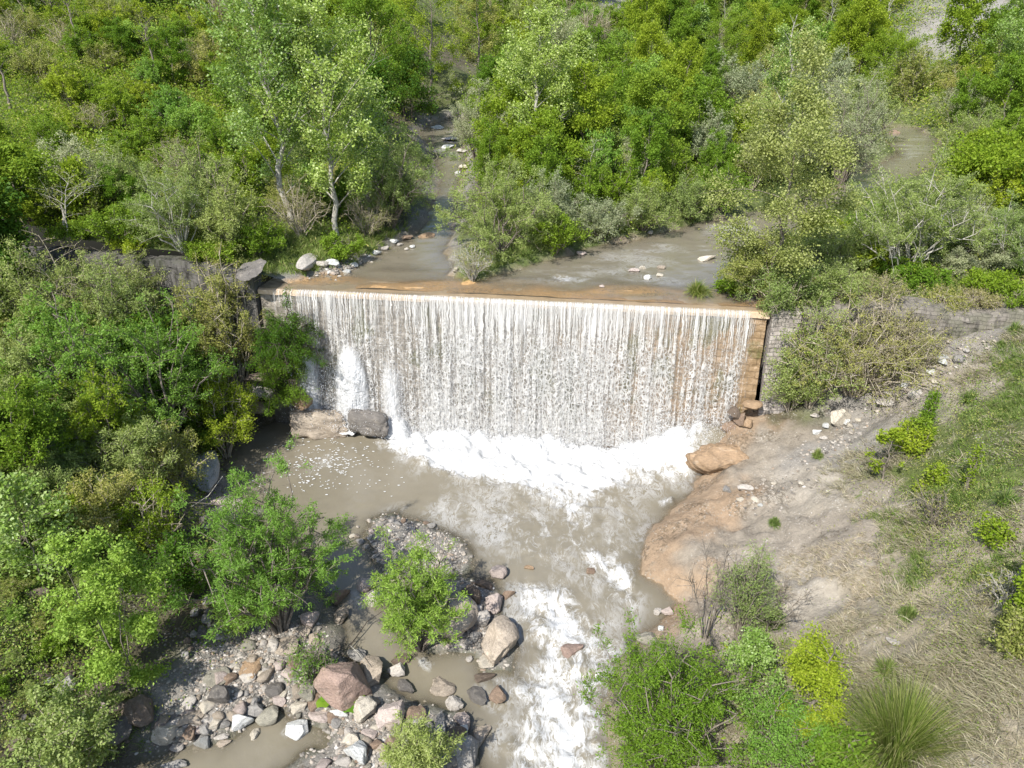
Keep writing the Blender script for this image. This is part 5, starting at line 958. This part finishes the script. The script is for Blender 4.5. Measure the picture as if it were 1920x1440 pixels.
c = cover_points(SLOPE, 150000, 1, .5, lambda x, y: .06 + .94 * sstep(-.05, .5, fbm(x * .45, y * .45, 201, 4)))
c = np.vstack([c, cover_points([(1940,610),(2260,640),(2260,1460),(1940,1460)], 42000, 14, .5)])
o = link('dry_grass', blades('dry_grass', c, (len(c) // 14) and .42, .008, 1.6, STRAWM, '', 2, .5, .5)); o['kind'] = 'stuff'; o['label'] = 'dry straw coloured grass lying on the right slope'
c = cover_points(BARE, 16000, 3, .5, lambda x, y: sstep(.05, .5, fbm(x * .6, y * .6, 203, 4)))
o = link('sparse_grass', blades('sparse_grass', c, (len(c) // 14) and .26, .007, 1.8, STRAWM, '', 4, .4, .5)); o['kind'] = 'stuff'; o['label'] = 'thin dry grass on the bare clay slope'
c1 = cover_points([(1560,870),(1720,760),(1940,620),(1940,1300),(1760,1240),(1680,1010)], 80000, 5, .4, lambda x, y: sstep(.0, .45, fbm(x * .5, y * .5, 207, 4)))
c2 = cover_points([(1330,1230),(1560,1180),(1640,1300),(1560,1460),(1330,1460)], 9000, 6, .3, lambda x, y: sstep(-.2, .4, fbm(x * .6, y * .6, 209, 4)))
c3 = cover_points([(-20,880),(340,880),(420,1000),(340,1200),(220,1400),(-20,1460)], 42000, 7, .4, lambda x, y: sstep(-.3, .3, fbm(x * .6, y * .6, 211, 4)))
c = np.vstack([c1, c2, c3]); o = link('green_grass', blades('green_grass', c, (len(c) // 14) and .30, .008, 1.0, GRASSM, '', 8)); o['kind'] = 'stuff'; o['label'] = 'green grass in patches on both banks'
c4 = cover_points([(520,505),(700,480),(780,430),(640,420),(300,440),(120,460),(440,500)], 26000, 9, .7); c5 = cover_points([(900,515),(1100,455),(1340,405),(1300,380),(960,430)], 16000, 10, .5); c6 = cover_points([(1410,545),(1940,545),(1940,480),(1470,480)], 30000, 11, .7)
c = np.vstack([c4, c5, c6]); o = link('bank_grass', blades('bank_grass', c, (len(c) // 14) and .45, .014, .9, GRASSM, '', 12)); o['kind'] = 'stuff'; o['label'] = 'green grass on the banks above the weir'
def undergrowth(name, zones, mats, label, seed, ls=1.):
    r = np.random.default_rng(seed); Vs, Fs, Ms, base = [], [], [], 0
    for poly, cnt, mi, per, hmax in zones:
        pts = cover_points(poly, cnt, seed + base % 97, 1.0, None, min(cnt, 420))
        for p in pts:
            dd = max(20., depth(p)); sz = dd / 30; k = per; rr = r.uniform(.22, .6) * sz
            c = p + r.normal(size=(k, 3)) * np.array([rr, rr, rr * .45]) + np.array([0, 0, rr * .4]); c[:, 2] = np.maximum(c[:, 2], p[2] - .15)
            V, F = leaves(r, c, np.zeros((k, 3)), 1, .0, .10 * ls * sz ** .8, .6, .1, 1.0); Vs.append(V); Fs.append(F + base); base += len(V); Ms.append(np.full(k, mi[int(r.integers(len(mi)))]))
    me = make_mesh(name, np.vstack(Vs), np.vstack(Fs), None)
    for m_ in mats: me.materials.append(LM[m_])
    me.polygons.foreach_set('material_index', np.concatenate(Ms).astype(np.int32)); me.update()
    o = link(name, me); o['kind'] = 'stuff'; o['label'] = label
MT = ['lime', 'green', 'olive', 'willow', 'dark', 'fresh']
undergrowth('hillside_undergrowth', [(ZONES[0][1], 2600, [0, 1, 1, 2, 0], 60, .5), (ZONES[1][1], 1500, [1, 1, 2, 3, 0], 55, .5), (ZONES[2][1], 3200, [1, 0, 2, 1, 5, 0], 45, .5), (ZONES[3][1], 900, [1, 3, 2, 0, 1], 60, .5), (ZONES[4][1], 600, [3, 3, 2], 55, .5), (ZONES[5][1], 1600, [0, 1, 3, 2], 55, .5), (ZONES[6][1], 500, [1, 3, 0, 2], 50, .4)], MT, 'low leafy undergrowth covering the slopes above the weir', 31)
undergrowth('bank_undergrowth', [(ZONES[7][1], 900, [1, 5, 4, 2, 3], 70, .5), (ZONES[8][1], 600, [2, 3, 1, 5], 45, .3), ([(1330,1230),(1560,1200),(1600,1440),(1330,1460)], 160, [5, 0, 1], 40, .3), ([(330,960),(440,1000),(400,1180),(330,1260)], 90, [1, 4, 2], 30, .3)], MT, 'low leafy undergrowth on the banks below the weir', 37)
undergrowth('slope_undergrowth', [([(1700,760),(1940,640),(1940,1260),(1760,1240),(1690,980)], 420, [2, 1, 3, 2, 1], 70, .25), (SLOPE, 130, [2, 3, 1], 50, .2)], MT, 'low weeds in patches on the right slope', 41, .6)
def tuft(u, vb, vt, wpx, nb, label, mat, wid=.008, name='grass_tuft'):
    r = np.random.default_rng(int(u + vb)); p = hit(u, vb); m = depth(p) / FPX; w = wpx * m; h = height_to(p, vt); a = r.uniform(0, 6.28, nb); q = r.random(nb) ** .75
    P = np.stack([np.cos(a), np.sin(a), a * 0], -1) * (q * w * .10)[:, None]; E = np.stack([np.cos(a) * q * w * .5, np.sin(a) * q * w * .5, h * (.95 - .85 * q ** 1.6) * r.uniform(.45, 1.15, nb)], -1) + r.normal(0, .05 * w, (nb, 3)) + np.array([.10 * w, -.04 * w, 0]) * q[:, None]
    M = P * .45 + E * .5 + np.array([0, 0, 1]) * (h * .42); sd = np.stack([-np.sin(a), np.cos(a), a * 0], -1) * wid
    rows = [(1 - t) ** 2 * P + 2 * t * (1 - t) * M + t * t * E for t in (0, .35, .7)]; V = np.stack([rows[0] - sd, rows[0] + sd, rows[1] + sd, rows[1] - sd, rows[2] + sd * .7, rows[2] - sd * .7, E], 1).reshape(-1, 3); b = np.arange(nb)[:, None] * 7
    F = np.vstack([b + np.array([[i, j, k]]) for i, j, k in [(0, 1, 2), (0, 2, 3), (3, 2, 4), (3, 4, 5), (5, 4, 6)]])
    o = link(name, make_mesh(name, V, F, mat), None, (p[0], p[1], p[2] - .02)); tag(o, label, 'grass tuft')
TUFTM = mixmat('tuft_grass', [(.10, .15, .02), (.18, .24, .04), (.30, .32, .08), (.46, .41, .20)], .4)
tuft(1680, 1425, 1305, 400, 2400, 'big spreading tuft of long green grass at the bottom right', TUFTM, .0045)
for u, vb, vt, w, lab in [(1530, 860, 838, 30, 'small green grass tuft low on the bare clay'), (1815, 755, 728, 60, 'bright green grass patch on the upper right slope'), (1900, 625, 600, 50, 'dark green grass tuft at the end of the right wall'), (1875, 650, 636, 30, 'small green tuft below the end of the right wall'), (1450, 985, 968, 34, 'green grass tuft above the clay edge'), (1880, 950, 915, 90, 'long green grass near the right edge'), (1700, 1160, 1135, 60, 'thin green grass tuft above the lone flat stone'), (1660, 1270, 1235, 80, 'dull green grass tuft left of the lone flat stone'), (1440, 1170, 1140, 90, 'blue green grass tuft at the foot of the clay slope')]:
    tuft(u, vb, vt, w, 420, lab, GRASSM, .008)
tuft(1305, 552, 525, 70, 600, 'reedy grass tuft on the little islet at the crest', TUFTM, .012)
# big leaved plants, sticks
def big_leaves(pts, label, seed):
    r = np.random.default_rng(seed); c0 = hit(*pts[0][:2]); o = empty('butterbur_plant', label, 'plant', c0)
    for u, v, sz in pts:
        p = hit(u, v) + np.array([0, 0, .16 + .1 * r.random()]); a = np.linspace(0, 2 * math.pi, 15)[:-1]; m = depth(p) / FPX * sz / 2; rad = m * (1 - .35 * np.exp(-((a - 4.7) / .35) ** 2)) * r.uniform(.9, 1.1, 14)
        Q = np.stack([np.cos(a) * rad, np.sin(a) * rad, .10 * m * np.sin(3 * a) - .12 * m], -1); V = np.vstack([Q, Q * .5 + np.array([0, 0, .06 * m]), [[0, 0, 0]]]) + (p - c0); i = np.arange(14); j = (i + 1) % 14
        F = np.vstack([np.stack([i, j, j + 14], -1), np.stack([i, j + 14, i + 14], -1), np.stack([i + 14, j + 14, np.full(14, 28)], -1)])
        link('leaf', make_mesh('leaf', V, F, BIGLEAF, True), o)
        S_, F_ = tubes([(np.array([[0, 0, -.2], [.02, 0, -.1], [0, 0, 0]]) + (p - c0), np.array([.012, .01, .008]))], 5); link('stalk', make_mesh('stalk', S_, F_, BIGLEAF), o)
BIGLEAF = leaf_mat('butterbur_leaf', [(.11, .22, .02), (.15, .27, .03)], .4)
big_leaves([(607, 1329, 26), (619, 1312, 22), (612, 1320, 20)], 'pair of big bright round leaves left under the largest reddish boulder', 1)
big_leaves([(657, 1337, 26), (674, 1321, 24), (663, 1327, 18)], 'big bright round leaves below the largest reddish boulder', 2)
def stick(pts, rad, label, bark='dark', name='stick'):
    P = np.array([hit(u, v) + np.array([0, 0, dz]) for u, v, dz in pts]); V, F = tubes([(P, np.linspace(rad, rad * .4, len(P)))], 6); o = link(name, make_mesh(name, V, F, BARKS[bark], True)); tag(o, label, 'stick')
stick([(655, 1222, .15), (675, 1198, .25), (690, 1180, .35), (712, 1168, .4), (735, 1150, .45)], .022, 'long dark curved branch reaching over the side channel')
stick([(659, 1226, .35), (677, 1250, .55), (692, 1275, .6)], .018, 'broken pale stick leaning on the tall tan boulder', 'white')
stick([(765, 1375, .05), (772, 1350, .2), (776, 1335, .3)], .012, 'thin grey twig beside the grey green bush', 'straw')
stick([(360, 960, .2), (395, 950, .5), (425, 925, .9)], .03, 'bare pale branch sticking out by the pale slab', 'white')
stick([(1585, 1005, .1), (1640, 1000, .12), (1700, 985, .15)], .02, 'thin pale dead branch lying on the right slope', 'white') if False else None

def flecks():
    r = np.random.default_rng(12); c = []
    while len(c) < 330:
        u, v = r.normal(600, 55), r.normal(866, 24); p = pz(u, v, .03)
        if sdist(p[:1], p[1:2], MAINW)[0] < -.3 and vn(np.array([u / 22.]), np.array([v / 14.]), 5)[0] > -.25: c.append(p)
    for _ in range(90): c.append(pz(r.uniform(470, 760), r.uniform(835, 925), .03))
    c = np.array(c); m = len(c); a = np.arange(7) * 2 * math.pi / 7; sz = r.uniform(.012, .042, (m, 1)) ; rad = sz * r.uniform(.5, 1.3, (m, 7)); V = np.stack([np.cos(a) * rad * 1.7, np.sin(a) * rad, rad * 0], -1) + c[:, None]; V = np.concatenate([V, c[:, None] + np.array([0, 0, .012])], 1)
    i = np.arange(7); F = (np.arange(m)[:, None, None] * 8 + np.stack([i, (i + 1) % 7, np.full(7, 7)], -1)[None]).reshape(-1, 3); k = N('foam_fleck')
    o = link('foam_flecks', make_mesh('foam_flecks', V.reshape(-1, 3), F, k.done(k.princ((.50, .50, .49), .6, .3)))); o['kind'] = 'stuff'; o['label'] = 'white flecks of foam drifting on the brown pool'
flecks()
